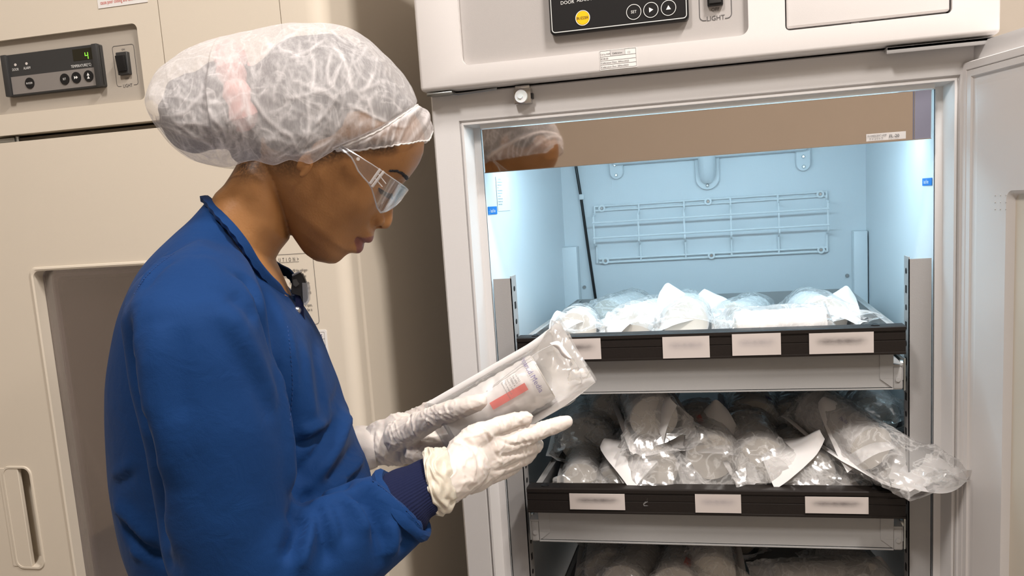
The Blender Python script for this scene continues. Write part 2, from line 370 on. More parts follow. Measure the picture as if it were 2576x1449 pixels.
for s in (-.335, .255):
    b = NB(); bx(b, s - .008, s + .008, 1.39, 1.42, 1.512, 1.546, .002); obj('lamp_socket', b, M['body'], FR)
tube_light.parent = FR; tube_light.matrix_parent_inverse = parent_inv(FR)
for k in ('label', 'category'): del tube_light[k]
# hinge plates under the header
b = NB(); tube(b, [(-.433, 1.316, 1.5985), (-.405, 1.316, 1.5990), (-.385, 1.318, 1.5955), (-.365, 1.320, 1.5965), (-.325, 1.322, 1.5985)], .0018, 8)
bx(b, -.430, -.390, 1.304, 1.331, 1.5965, 1.5995, .0008); obj('hinge_plate', b, M['zinc'], FR)
b = NB(); bx(b, .215, .345, 1.306, 1.328, 1.5945, 1.5995, .0010); bx(b, .215, .345, 1.306, 1.309, 1.5905, 1.5995, .0010); obj('hinge_plate', b, M['post'], FR)
# door switch
sx, sz = -.2865, 1.5835
b = NB(); bx(b, sx - .0130, sx + .0130, 1.318, 1.330, sz - .0105, sz + .0115, .0012); bx(b, sx - .011, sx + .011, 1.322, 1.330, sz + .0115, 1.600, .0008)
SWD = obj('door_switch', b, M['chrome'], FR)
b = NB(); cyl(b, (sx - .001, 1.318, sz), (sx - .001, 1.313, sz), .0093, 28); cyl(b, (sx - .002, 1.313, sz), (sx - .002, 1.3115, sz), .0036, 16); obj('plunger_roller', b, M['milky'], SWD)
b = NB(); bx(b, sx + .013, sx + .0152, 1.320, 1.329, sz - .004, sz + .004); obj('switch_tab', b, M['black'], SWD)

# slotted posts for the drawer slides
def post(x0, x1, side, z1, y0, name='slotted_post', flange=.033):
    b = NB(); t = .0015
    bx(b, x0, x1, y0, y0 + t, .30, z1)
    xs = x1 if side > 0 else x0
    bx(b, xs - t if side > 0 else xs, xs if side > 0 else xs + t, y0, y0 + flange, .30, z1 + .003)
    o = obj(name, b, M['post'], FR)
    b = NB()
    k = 0; z = z1 - .018
    while z > .75:
        if k % 2: bx(b, xs - .0008, xs + .0008, y0 + .013, y0 + .021, z - .0055, z + .0055)
        else: cyl(b, (xs - .0008, y0 + .017, z), (xs + .0008, y0 + .017, z), .0042, 14)
        z -= .0265; k += 1
    obj('slot_holes', b, M['gap'], o); return o
post(-.3605, -.3313, 1, 1.3120, 1.356)
post(.2516, .2818, -1, 1.3125, 1.356)
def backpost(x0, x1): return obj('rear_post', bx(NB(), x0, x1, 1.925, 1.96, .30, 1.329, .001), M['liner'], FR)
backpost(-.3545, -.3185); backpost(.2535, .2800)
# duct bracket on the back wall
yb = IYB - .002
def lobed(bm, cx, z0, z1, wd, y0, y1):
    P = [(cx - wd, z1), (cx - wd, z0 + wd)] + arc(cx, z0 + wd, wd, 180, 360, 12)[1:-1] + [(cx + wd, z0 + wd), (cx + wd, z1)]
    prism(bm, P, y0, y1, .002)
b = NB(); bx(b, -.232, .168, 1.925, yb, 1.4985, 1.56, .006, 3); 
lobed(b, -.2262, 1.4690, 1.53, .0150, 1.948, yb); lobed(b, .1600, 1.4580, 1.53, .0150, 1.948, yb); lobed(b, -.0340, 1.4330, 1.53, .0255, 1.950, yb)
DU = obj('duct_cover', b, M['liner'], FR)
b = NB(); P = [(-.0340 + .019 * math.cos(a), 1.46 + .026 * math.sin(a)) for a in [pi * 2 * k / 24 for k in range(24)]]
tube(b, [(-.034, 1.948, 1.452), (-.034, 1.942, 1.462), (-.034, 1.935, 1.480), (-.034, 1.930, 1.51)], [.012, .017, .018, .018], 20); obj('drain_spout', b, M['liner'], DU)
b = NB(); bx(b, -.13, .05, 1.915, 1.93, 1.512, 1.53, .004, 2); obj('duct_rib', b, M['liner'], DU)
def screw(x, y, z, r=.0042, par=None, washer=False, name='screw'):
    b = NB()
    cyl(b, (x, y, z), (x, y - .002, z), r, 16, r * .6); 
    o = obj(name, b, M['chrome'], par)
    if washer:
        b = NB(); cyl(b, (x, y + .002, z), (x, y, z), r * 1.9, 20); obj('washer', b, M['wirewhite'], par)
    return o
for x, z in ((-.2265, 1.4775), (-.2285, 1.4990), (.1605, 1.4665), (.1600, 1.4870), (-.0345, 1.4420)): screw(x, 1.9475, z, .0036, FR)
screw(-.3105, 1.958, 1.2365, .0040, FR); screw(.2440, 1.958, 1.2365, .0040, FR)
# white wire guard
WG = NB(); r = .0022
for z in (1.4129, 1.4039): cyl(WG, (-.2780, 1.955, z), (.2050, 1.955, z), r, 8)
for z in (1.2974, 1.2894): cyl(WG, (-.2735, 1.955, z), (.2040, 1.955, z), r, 8)
for z in (1.3784, 1.3454): cyl(WG, (-.2800, 1.926, z), (.2065, 1.926, z), r, 8)
for k in range(6):
    x = -.2785 + .0967 * k
    tube(WG, [(x, 1.955, 1.4139), (x, 1.954, 1.3994), (x, 1.949, 1.3944), (x, 1.932, 1.3934), (x, 1.928, 1.3894), (x, 1.928, 1.3344), (x, 1.932, 1.3304), (x, 1.950, 1.3299), (x, 1.955, 1.3254), (x, 1.955, 1.2889)], r, 8)
WGO = obj('wire_guard', WG, M['wirewhite'], FR)
for x, z in ((-.262, 1.4084), (-.0345, 1.4084), (.1925, 1.4084), (-.2595, 1.2934), (-.0310, 1.2934), (.1925, 1.2934)): screw(x, 1.951, z, .0040, WGO, True)
# probe cable
b = NB(); tube(b, [(-.3165, 1.950, 1.56), (-.3135, 1.950, 1.50), (-.3065, 1.952, 1.436), (-.2975, 1.952, 1.33), (-.285, 1.952, 1.20), (-.27, 1.95, 1.0)], .0032, 10); obj('probe_cable', b, M['black'], FR)
b = NB(); bx(b, -.3105, -.3000, 1.946, 1.9575, 1.4300, 1.4420, .002); obj('cable_clip', b, M['wirewhite'], FR)
# stickers on the side walls of the chamber
def wallx(y, side): return (-.3628 + (y - 1.3545) * .0214 + .0006) if side < 0 else (.2838 - (y - 1.3545) * .0025 - .0006)
def wallsticker(side, y0, y1, z0, z1, m, name):
    b = NB(); s = .0004 * (1 if side < 0 else -1)
    P = lambda y, z, o: (wallx(y, side) + o, y, z)
    loft(b, [[P(y0, z0, 0), P(y1, z0, 0), P(y1, z1, 0), P(y0, z1, 0)], [P(y0, z0, s), P(y1, z0, s), P(y1, z1, s), P(y0, z1, s)]], True, True, True)
    return obj(name, b, M[m], FR, smooth=False)
IL = wallsticker(-1, 1.418, 1.500, 1.4180, 1.4745, 'label', 'instruction_label')
o3 = lambda y, z: Vector((wallx(y, -1) + .0008, y, z))
text([(s_, .004, .0565 - .0045 * k - .006, .0034) for k, s_ in enumerate(['       CAUTION', 'Do not block the cold', 'air outlet or the air', 'inlet.', 'Keep stored items be-', 'low the load line of', 'the chamber.', 'Close the door after', 'taking items out and', 'check the display.'])],
     0, o3(1.418, 1.418), Vector((.0214, 1, 0)), ZD, M['greyprint'], 'label_text', IL)
BL = wallsticker(-1, 1.3600, 1.4120, 1.4135, 1.4260, 'bluelabel', 'load_line_label')
text([('-', .002, .0035, .008), ('load line', .012, .0035, .0085)], 0, o3(1.3600, 1.4130), Vector((.0214, 1, 0)), ZD, M['whiteprint'], 'label_text', BL, squeeze=1)
BR = wallsticker(1, 1.3620, 1.4230, 1.4140, 1.4245, 'bluelabel', 'load_line_label')
text([('-', .001, .0028, .007), ('load line', .010, .0028, .0085)], 0, Vector((wallx(1.423, 1) - .0008, 1.4230, 1.4140)), Vector((.0025, -1, 0)), ZD, M['whiteprint'], 'label_text', BR, squeeze=1.1)

# ------------------------------------------------------------------ drawers
m = bpy.data.materials.new('card_with_smudged_print'); m.use_nodes = True; nt = m.node_tree; B_ = nt.nodes['Principled BSDF']; B_.inputs['Roughness'].default_value = .65
tc = nt.nodes.new('ShaderNodeTexCoord'); sp = nt.nodes.new('ShaderNodeSeparateXYZ'); nt.links.new(tc.outputs['Generated'], sp.inputs[0])
def mth(op, a, b_=None, c_=None):
    n = nt.nodes.new('ShaderNodeMath'); n.operation = op
    for i, q in enumerate((a, b_, c_)):
        if q is None: continue
        if isinstance(q, (int, float)): n.inputs[i].default_value = q
        else: nt.links.new(q, n.inputs[i])
    return n.outputs[0]
nz = nt.nodes.new('ShaderNodeTexNoise'); nz.inputs['Scale'].default_value = 9; nt.links.new(tc.outputs['Generated'], nz.inputs['Vector'])
band = mth('POWER', 2.718, mth('MULTIPLY', mth('POWER', mth('MULTIPLY', mth('SUBTRACT', sp.outputs[2], .58), 5.5), 2), -1))
side = mth('POWER', 2.718, mth('MULTIPLY', mth('POWER', mth('MULTIPLY', mth('ABSOLUTE', mth('SUBTRACT', sp.outputs[0], .5)), 2.7), 6), -1))
fac = mth('MULTIPLY', mth('MULTIPLY', band, side), mth('MULTIPLY_ADD', nz.outputs['Fac'], .8, .35))
mx = nt.nodes.new('ShaderNodeMix'); mx.data_type = 'RGBA'; mx.inputs[6].default_value = (.60, .54, .51, 1); mx.inputs[7].default_value = (.16, .14, .135, 1)
nt.links.new(fac, mx.inputs[0]); nt.links.new(mx.outputs[2], B_.inputs['Base Color']); M['smudgecard'] = m
m2 = m.copy(); m2.name = 'card_with_faint_lines'; M['faintcard'] = m2
for n in m2.node_tree.nodes:
    if n.type == 'MIX': n.inputs[7].default_value = (.40, .36, .36, 1)
def drawer(zr, cards, lab):
    """zr = top of the dark front rail"""
    D = obj('drawer', tray_bm(zr), M['tray'], FR); D['label'] = lab
    b = NB()
    prof = [(1.3385, zr - .0035), (1.3385, zr), (1.3125, zr), (1.3100, zr - .0015), (1.3100, zr - .0065), (1.3118, zr - .0075), (1.3118, zr - .0095), (1.3108, zr - .0100), (1.3108, zr - .0190), (1.3116, zr - .0195), (1.3116, zr - .0205), (1.3108, zr - .0210), (1.3108, zr - .0365), (1.3098, zr - .0370), (1.3098, zr - .0400), (1.3180, zr - .0400), (1.3180, zr - .0035)]
    loft(b, [[(x, y, z) for y, z in prof] for x in (-.3175, .2397)], True, True, True)
    Rl = obj('front_rail', b, M['rail'], D, angle=20); Rl['label'] = 'dark brown front rail'
    for x in (-.2905, .2020):
        b = NB(); cyl(b, (x, 1.324, zr), (x, 1.324, zr + .0012), .0062, 18); cyl(b, (x, 1.324, zr + .0012), (x, 1.324, zr + .0030), .0055, 18, .0022); obj('rail_screw', b, M['black'], D)
    for u0, v0, u1, v1, k in cards:
        a = atY(u0, v0, 1.3095); c = atY(u1, v1, 1.3095)
        o = obj('name_card', bx(NB(), a.x, c.x, 1.3088, 1.3096, c.z, a.z), M[k], D, smooth=False); o['label'] = 'white name card with illegible grey print'
    for s, x in ((-1, -.3045), (1, .2250)):
        b = NB(); xo = x + s * .014; lo, hi = min(x, xo), max(x, xo)
        bx(b, lo, hi, 1.326, 1.332, zr - .0945, zr - .0600, .003, 3); bx(b, lo, hi, 1.326, 1.86, zr - .0610, zr - .0575, .0006); bx(b, hi - .001 if s > 0 else lo, hi if s > 0 else lo + .001, 1.326, 1.86, zr - .080, zr - .058)
        cyl(b, ((lo + hi) / 2, 1.326, zr - .079), ((lo + hi) / 2, 1.3245, zr - .079), .0035, 14)
        o = obj('slide_bracket', b, M['tray'], D)
        b = NB(); cyl(b, (xo, 1.352, zr - .062), (xo + s * .006, 1.352, zr - .062), .0065, 16); bx(b, min(xo + s * .004, xo + s * .007), max(xo + s * .004, xo + s * .007), 1.345, 1.95, zr - .10, zr - .052, .001); obj('slide_rail', b, M['zinc'], D)
    return D
def tray_bm(zr):
    b = NB(); z0, z1 = zr - .092, zr - .002; x0, x1, ya, yb_ = -.3045, .2255, 1.3265, 1.845; t = .0016
    # front panel with folded ends
    bx(b, x0, x1, ya, ya + t, z0, z1)
    bx(b, x0, x0 + .0175, ya - .0012, ya, z0 + .0145, z1); bx(b, x1 - .0175, x1, ya - .0012, ya, z0 + .0145, z1)
    for s, xx in ((1, x0), (-1, x1)):   # mitred fold
        P = [(xx, z0 + .0005), (xx + s * .0175, z0 + .0140), (xx + s * .0175, z0 + .0144), (xx, z0 + .0144)]
        prism(b, P, ya - .0012, ya)
    bx(b, x0, x1, ya - .003, ya + t, z0 - .0012, z0 + .0006)
    bx(b, x0, x1, ya, yb_, z0, z0 + t)                                   # floor
    # sides and back flare outwards to a rolled rim
    for s, xx, xr in ((-1, x0, -.3090), (1, x1, .2320)):
        loft(b, [[(xx, y, z0), (xx + s * .0016, y, z1 - .010), (xr, y, z1), (xr + s * .0006, y, z1 - .004), (xr - s * .010, y, z1 - .0005), (xx + s * .0004, y, z1 - .012), (xx - s * .0016, y, z0)] for y in (ya, yb_)], True, True, True)
    bx(b, -.3090, .2320, yb_ - t, yb_, z0, z1)
    return b
drawer(1.2236, [(1368, 855, 1513, 903, 'smudgecard'), (1666, 848, 1786, 899, 'faintcard'), (1841, 841, 1965, 892, 'faintcard'), (2035, 839, 2198, 887, 'smudgecard')], 'upper drawer of clear pouches lit blue')
drawer(.9830, [(1432, 1241, 1573, 1283, 'smudgecard'), (1748, 1243, 1865, 1291, 'faintcard'), (2025, 1249, 2185, 1293, 'smudgecard')], 'middle drawer crowded with white pouches')
drawer(.7424, [(1432, 1241 + 420, 1573, 1283 + 420, 'smudgecard')], 'lower drawer cut by the bottom of the photo')

# ------------------------------------------------------------------ open door on the right
hp = Vector((.3128, 1.330, 0)); hd = Vector((.3027, -.9531, 0)); hn = Vector((.9531, .3027, 0))
def dpt(u, w_, z): return hp + hd * u + hn * w_ + Vector((0, 0, z))
def dloop(u0, u1, z0, z1, w_): return [dpt(u0, w_, z0), dpt(u1, w_, z0), dpt(u1, w_, z1), dpt(u0, w_, z1)]
b = NB()
loft(b, [dloop(-.012, .745, .10, 1.597, .062), dloop(-.012, .745, .10, 1.597, .016), dloop(-.006, .742, .106, 1.590, .0135), dloop(.002, .738, .122, 1.574, .0135)], True, True, False)
DO = obj('door', b, M['body'], FR); DO['label'] = 'open white door seen from its inner side'
b = NB()
L_ = [(0, .016), (-.0015, .004), (0, .0008), (.003, 0), (.0095, 0), (.0105, .0022), (.0120, .0002), (.0195, .0006), (.0205, .0030), (.0225, .0038), (.0300, .0030), (.034, .0015)]
loft(b, [dloop(o_, .736 - o_, .124 + o_, 1.5714 - o_ * .95, w_) for o_, w_ in L_], True, False, False)
# panel with the window opening
n_ = 8
def rr3(u0, u1, z0, z1, r, w_): return [dpt(u, w_, z) for u, z in rrect(u0, u1, z0, z1, r, n_)]
A = rr3(.034, .702, .158, 1.5391, .001, .0015); Bq = rr3(.098, .64, .25, 1.402, .012, .0005); Cq = rr3(.1005, .6375, .2525, 1.3995, .010, .0030); Dq = rr3(.103, .635, .255, 1.397, .010, .0105)
loft(b, [A, Bq, Cq, Dq], True, False, False)
obj('door_liner', b, M['white'], DO)
b = NB(); loft(b, [rr3(.102, .636, .254, 1.398, .010, .0100), rr3(.102, .636, .254, 1.398, .010, .0125)], True, True, True); obj('inner_panel', b, M['beige'], DO)
for i in range(3):
    for j in range(3):
        b = NB(); c_ = dpt(.0755 + .0110 * i, .0020, 1.3790 + .0087 * j); cyl(b, c_, c_ - hn * .0022, .0014, 10, .0009); obj('vent_pip', b, M['body'], DO)

# ------------------------------------------------------------------ beige refrigerator on the left
LF = thing('laboratory_refrigerator', 'beige laboratory refrigerator with a glass door, closed, behind the person', 'refrigerator', (-.95, 1.7, 0))
BX0, BX1 = -1.36, -.582
# body with a rounded front edge on the right
def rbox(bm, x0, x1, y0, y1, z0, z1, r):
    P = [(x0, y1), (x0, y0)] + [(x1 - r + r * math.sin(a), y0 + r - r * math.cos(a)) for a in [pi / 2 * k / 8 for k in range(9)]] + [(x1, y1)]
    loft(bm, [[(x, y, z) for x, y in P] for z in (z0, z1)], True, True, True); return bm
bd = obj('cabinet', rbox(NB(), BX0, BX1, 1.350, 2.05, .10, 1.60, .006), M['beige'], LF)
c1 = obj('c', bx(NB(), -1.31, -.63, 1.2, 1.98, .2, 1.52), None); cut(bd, [c1])
obj('plinth', bx(NB(), BX0 + .03, BX1 - .03, 1.40, 2.0, 0, .10), M['gap'], LF)
obj('door_gasket', bx(NB(), BX0 + .01, BX1 - .0045, 1.3395, 1.3505, .13, 1.578, .003, 2), M['gasket'], LF)
hdr = obj('header_housing', rbox(NB(), BX0, BX1, 1.300, 2.05, 1.6000, 1.985, .030), M['beige'], LF)
c1 = obj('c', prism(NB(), rrect(-1.34, -.9055, 1.6345, 1.7535, .0095, 8), 1.2, 1.3085), None)
c2 = obj('c', bx(NB(), -.8632, -.8618, 1.29, 1.304, 1.59, 2), None); c3 = obj('c', bx(NB(), -.6538, -.6526, 1.29, 1.304, 1.59, 2), None); c4 = obj('c', bx(NB(), BX0 + .01, BX1 - .035, 1.3245, 1.99, 1.59, 1.606), None)
cut(hdr, [c1, c2, c3, c4])
obj('control_panel', prism(NB(), rrect(-1.34, -.9058, 1.6348, 1.7532, .0092, 8), 1.3080, 1.3115), M['beigepanel'], LF)
a = atY(5, 140, 1.296); c = atY(262, 214, 1.296)
mx0, mx1, mz0, mz1 = -1.1665, -.9790, 1.6615, 1.7290
MD = obj('display_module', prism(NB(), rrect(mx0, mx1, mz0, mz1, .003, 3), 1.2985, 1.3082, .001), M['charcoal'], LF)
for q0 in (mx0, mx1 - .011): obj('module_ear', bx(NB(), q0, q0 + .011, 1.2935, 1.302, mz0, mz1, .0015), M['charcoal'], MD)
b = NB(); bx(b, mx0 + .012, mx1 - .012, 1.2980, 1.2990, mz0 + .003, mz0 + .0315); obj('key_strip', b, mat('taupe_key_strip', (.23, .21, .195), .5), MD)
b = NB(); bx(b, mx1 - .050, mx1 - .0125, 1.2980, 1.2990, mz0 + .045, mz0 + .063); obj('display_window', b, mat('olive_dark_window', (.022, .02, .012), .3), MD)
dx, dz = atY(217, 140, 1.2975).x, atY(217, 140, 1.2975).z
b = NB(); q = .0052; t_ = .0010
bx(b, dx - q / 2, dx - q / 2 + t_, 1.2972, 1.2978, dz, dz + q); bx(b, dx + q / 2, dx + q / 2 + t_, 1.2972, 1.2978, dz - .0004, dz + q); bx(b, dx + q / 2, dx + q / 2 + t_, 1.2972, 1.2978, dz - q, dz - .001); bx(b, dx - q / 2, dx + q / 2, 1.2972, 1.2978, dz - .0003, dz + .0007)
obj('green_digit', b, M['green'], MD)
def at13(u, v): p = atY(u, v, 1.2975); return p.x, p.z
its = []
for s_, u, v, sz, sq in (('DOOR', 39, 178, .0060, .72), ('ALARM', 68, 174, .0060, .72), ('TEMPERATURE(\u00b0C)', 204, 168, .0062, .75)):
    x, z = at13(u, v); its.append((s_, x, z, sz, 'CENTER', sq))
text(its, 0, (0, 1.2978, 0), XD, ZD, M['whiteprint'], 'display_text', MD)
for u, v in ((38, 163), (66, 160)):
    x, z = at13(u, v); b = NB(); disc(b, x, 1.2985, z, .0022, .0008, 14); obj('indicator', b, M['card'], MD)
for nm, u, v, s_ in (('buzzer_button', 75, 209, 'BUZZER'), ('set_button', 163, 199, 'SET'), ('arrow_button', 192, 195, '>'), ('arrow_button', 223, 191, '^')):
    x, z = at13(u, v); b = NB(); disc(b, x, 1.2985, z, .0088, .0018); kb = obj(nm, b, M['black'], MD)
    if len(s_) > 1: text(s_, .0048 if s_ == 'SET' else .0040, (x, 1.2964, z - .0016), XD, ZD, M['whiteprint'], 'button_text', MD, 'CENTER', .85)
    else:
        b = NB(); q = .0026
        for k in (-1, 0):
            P = [(x + k * q * 1.4 + q * .1, z + q), (x + k * q * 1.4 + q * .1, z - q), (x + k * q * 1.4 + q * 1.5, z)] if s_ == '>' else [(x - q, z + k * q * 1.9 + q * .2), (x + q, z + k * q * 1.9 + q * .2), (x, z + k * q * 1.9 + q * 2)]
            b.faces.new([b.verts.new((px, 1.2964, pz)) for px, pz in P])
        obj('arrow_mark', b, M['whiteprint'], MD)
# rocker switch with its outline
sx0 = (atY(290, 132, 1.3).x + atY(322, 186, 1.3).x) / 2 + .0005; s0, s1 = atY(322, 186, 1.3).z, atY(290, 132, 1.3).z
SW2 = obj('light_switch', prism(NB(), rrect(sx0 - .0105, sx0 + .0105, s0, s1, .001, 2), 1.3005, 1.3082, .001), M['charcoal'], LF)
b = NB(); c_ = sx0; bx(b, c_ - .0078, c_ + .0078, 1.2955, 1.301, s0 + .0055, s1 - .0055, .001, 2, Matrix.Translation((0, 1.3, (s0 + s1) / 2)) @ Matrix.Rotation(math.radians(7), 4, 'X') @ Matrix.Translation((0, -1.3, -(s0 + s1) / 2))); obj('rocker', b, M['black'], SW2)
text([('ON', sx0, s1 + .0035, .0042, 'CENTER'), ('OFF', sx0, s0 - .0068, .0042, 'CENTER'), ('LIGHT', sx0, s0 - .0190, .0074, 'CENTER', .85)], 0, (0, 1.3076, 0), XD, ZD, M['greyprint'], 'switch_text', LF)
b = NB(); hw = .0200; zt = s1 + .0115; zb = s0 - .0165
outline(b, [(sx0 - hw + .0085, zb)] + [(sx0 - hw + .004, zb)] + arc(sx0 - hw + .004, zb + .004, .004, 270, 180) + arc(sx0 - hw + .004, zt - .004, .004, 180, 90) + arc(sx0 + hw - .004, zt - .004, .004, 90, 0) + arc(sx0 + hw - .004, zb + .004, .004, 0, -90) + [(sx0 + hw - .0085, zb)], .0007, 1.3076)
obj('switch_outline', b, M['greyprint'], LF)
# warning label cut by the top of the frame
pa_, pb_ = atY(248, 22, 1.2995), atY(372, 6, 1.2995)
WL = obj('warning_label', bx(NB(), pa_.x, pb_.x, 1.2990, 1.2997, pa_.z, pa_.z + .05), M['label'], LF, smooth=False)
text([('cause poor cooling and failure.', .005, .0055, .0085, 'LEFT', .62), ('blocking of the ventilation may', .005, .0165, .0085, 'LEFT', .62), ('CAUTION', .02, .0300, .0110, 'LEFT', 1)], 0, (pa_.x, 1.2986, pa_.z), XD, ZD, M['redprint'], 'label_text', WL)
# door with window opening
DZ1 = 1.5880
dr = obj('door', rbox(NB(), BX0, BX1, 1.300, 1.340, .115, DZ1, .022), M['beige'], LF); dr['label'] = 'closed beige door with tall window'
wx0, wx1, wz1 = -1.1690, -.760, 1.3690
c1 = obj('c', prism(NB(), rrect(wx0, wx1, .30, wz1, .012, 8), 1.2, 1.4), None)
hx0, hx1, hz0, hz1 = -1.2950, -1.2370, .824, 1.0150
c2 = obj('c', prism(NB(), rrect(hx0, hx1, hz0, hz1, .014, 8), 1.2, 1.330), None)
cut(dr, [c1, c2])
b = NB()
def wr(o_, y): return [(x, y, z) for x, z in rrect(wx0 + o_, wx1 - o_, .30 + o_, wz1 - o_, .012, 8)]
loft(b, [wr(-.006, 1.3000), wr(-.005, 1.2975), wr(-.002, 1.2965), wr(.001, 1.2980), wr(.0015, 1.320)], True); obj('window_bezel', b, M['beige'], dr)
loft_b = NB(); loft(loft_b, [wr(.0016, 1.3195), wr(.0016, 1.3215)], True, True, True); obj('window_pane', loft_b, M['glass'], dr)
for o_, y, mm in ((.004, 1.326, 'gap'), (.011, 1.334, 'post'), (.020, 1.338, 'gasket'), (.028, 1.342, 'post')):
    b = NB(); loft(b, [wr(o_ - .010, y), wr(o_, y), wr(o_ + .003, y + .003), wr(o_ + .004, y + .006)], True); obj('inner_frame', b, M[mm], dr)
b = NB()   # inside of the chamber
loft(b, [frame_loop(-1.309, -.631, .201, 1.519, 1.351), frame_loop(-1.309, -.631, .201, 1.519, 1.979)], True, False, True); obj('liner', b, M['purpleint'], LF, smooth=False)
for zz in (1.245, .985, .72, .45):
    b = NB()
    for k in range(34): cyl(b, (-1.30 + .0197 * k, 1.40, zz), (-1.30 + .0197 * k, 1.95, zz), .0022, 6)
    for y in (1.40, 1.67, 1.95): cyl(b, (-1.306, y, zz - .003), (-.634, y, zz - .003), .0035, 8)
    cyl(b, (-1.306, 1.398, zz + .003), (-.634, 1.398, zz + .003), .0035, 8)
    obj('wire_shelf', b, M['body'], LF)
b = NB(); bx(b, -1.309, -1.285, 1.42, 1.44, .25, 1.49, .001); bx(b, -1.309, -1.285, 1.90, 1.92, .25, 1.49, .001); obj('shelf_post', b, M['post'], LF)
# pull handle: a flat grip over a recess
b = NB(); prism(b, rrect(-1.305, -1.2630, hz0 + .001, hz1 - .001, .002, 3), 1.2985, 1.306, .001)
HB = obj('door_handle', b, M['beige'], dr)
b = NB(); A = [(x, 1.300, z) for x, z in rrect(hx0 - .003, hx1 + .003, hz0 - .003, hz1 + .003, .0165, 8)]
loft(b, [A, [(x, 1.2975, z) for x, z in rrect(hx0 - .002, hx1 + .002, hz0 - .002, hz1 + .002, .0155, 8)], [(x, 1.2975, z) for x, z in rrect(hx0 + .001, hx1 - .001, hz0 + .001, hz1 - .001, .0135, 8)],
         [(x, 1.304, z) for x, z in rrect(hx0 + .003, hx1 - .003, hz0 + .003, hz1 - .003, .012, 8)], [(x, 1.322, z) for x, z in rrect(hx0 + .006, hx1 - .008, hz0 + .006, hz1 - .006, .010, 8)], [(x, 1.329, z) for x, z in rrect(hx0 + .010, hx1 - .016, hz0 + .010, hz1 - .012, .008, 8)]], True, False, True)
obj('handle_recess', b, M['beige'], dr)
# latch glimpsed in the gap below the header
a = atY(25, 352, 1.31); b = NB(); bx(b, a.x - .018, a.x + .012, 1.306, 1.32, a.z - .004, a.z + .003, .001); cyl(b, (a.x + .016, 1.31, a.z + .004), (a.x + .016, 1.31, a.z - .006), .003, 10); obj('door_switch', b, M['zinc'], LF)
# caution print and approval sticker on the door
def dxz(u, v): p = atY(u, v, 1.2994); return p.x, p.z
x1_, z1_ = dxz(786, 636); x0_, z0_ = dxz(798, 815)
b = NB(); xl = x1_ - .115
outline(b, [(xl, z1_)] + arc(x1_ - .006, z1_ - .006, .006, 90, 0) + arc(x1_ - .006, z0_ + .006, .006, 0, -90) + [(xl, z0_)] + [(xl, z1_)], .0006, 1.2994)
xq, zq = dxz(752, 658)
outline(b, [(xq - .062, zq), (xq, zq)], .0005, 1.2994)
CL = obj('caution_print', b, M['greyprint'], dr)
its = []
for s_, u, v, sz in (('<  C  A  U  T  I  O  N  >', 752, 656, .0088), ('Do not overfill the refriger-', 775, 682, .0068), ('ator. Poor cooling may occur.', 772, 697, .0068), ('Keep the room tem-', 780, 714, .0068), ('perature low, or the tempera-', 781, 724, .0001), ('of the cabinet where', 781, 727, .0068), ('blood is kept should', 783, 739, .0068), ('When the door is open,', 786, 770, .0068), ('the inside fan is', 786, 782, .0068), ('00', 790, 824, .004)):
    x, z = dxz(u, v); its.append((s_, x, z, sz, 'RIGHT', .62))
text(its, 0, (0, 1.2993, 0), XD, ZD, M['greyprint'], 'caution_text', dr, 'RIGHT')
x1_, z1_ = dxz(820, 829); x0_, z0_ = dxz(828, 920)
AS = obj('equipment_sticker', prism(NB(), rrect(x1_ - .07, x1_ + .0008, z0_ - .01, z1_, .003, 4), 1.2990, 1.2997), M['label'], dr)
b = NB(); outline(b, [(x1_ - .066, z1_ - .004), (x1_ - .0035, z1_ - .004), (x1_ - .0035, z0_ - .007)], .0005, 1.2988); outline(b, [(x1_ - .066, z1_ - .0150), (x1_ - .0035, z1_ - .0150)], .0005, 1.2988); obj('ruling', b, M['print'], AS)
text('Equipment', .0095, (x1_ - .0070, 1.2987, z1_ - .0120), XD, ZD, mat('navy_print', (.03, .03, .12), .6), 'sticker_text', AS, 'RIGHT', .95)
# ================================================================== the person
Lv = Vector((-.3634, .9317, 0)).normalized(); Fv = Vector((Lv.y, -Lv.x, 0)); D0 = 1.0
def LW(f, l, z): return Fv * f + Lv * l + Vector((0, 0, z + EYE.z))
def P3(u, v, off=0.0):
    r = ray(u, v); return EYE + r * ((D0 + off) / r.dot(Lv))
def loc(p): q = p - EYE; return Vector((q.dot(Fv), q.dot(Lv), q.z))
TH = math.radians(40)
HU = Fv * math.sin(TH) + ZD * math.cos(TH); HF = Fv * math.cos(TH) - ZD * math.sin(TH)     # head up, head forward
HO = P3(850, 420)
def HW(a, b, y): return HO + HU * a + HF * b + Lv * y          # y < 0 is the near side
def hab(u, v, off=0.0):
    q = P3(u, v, off) - HO; return q.dot(HU), q.dot(HF)
PE = thing('person', 'person in a blue gown, white hair cap, clear glasses and white gloves reading a pouch', 'person', (Fv * -.15 + Lv * D0) * 1.0)

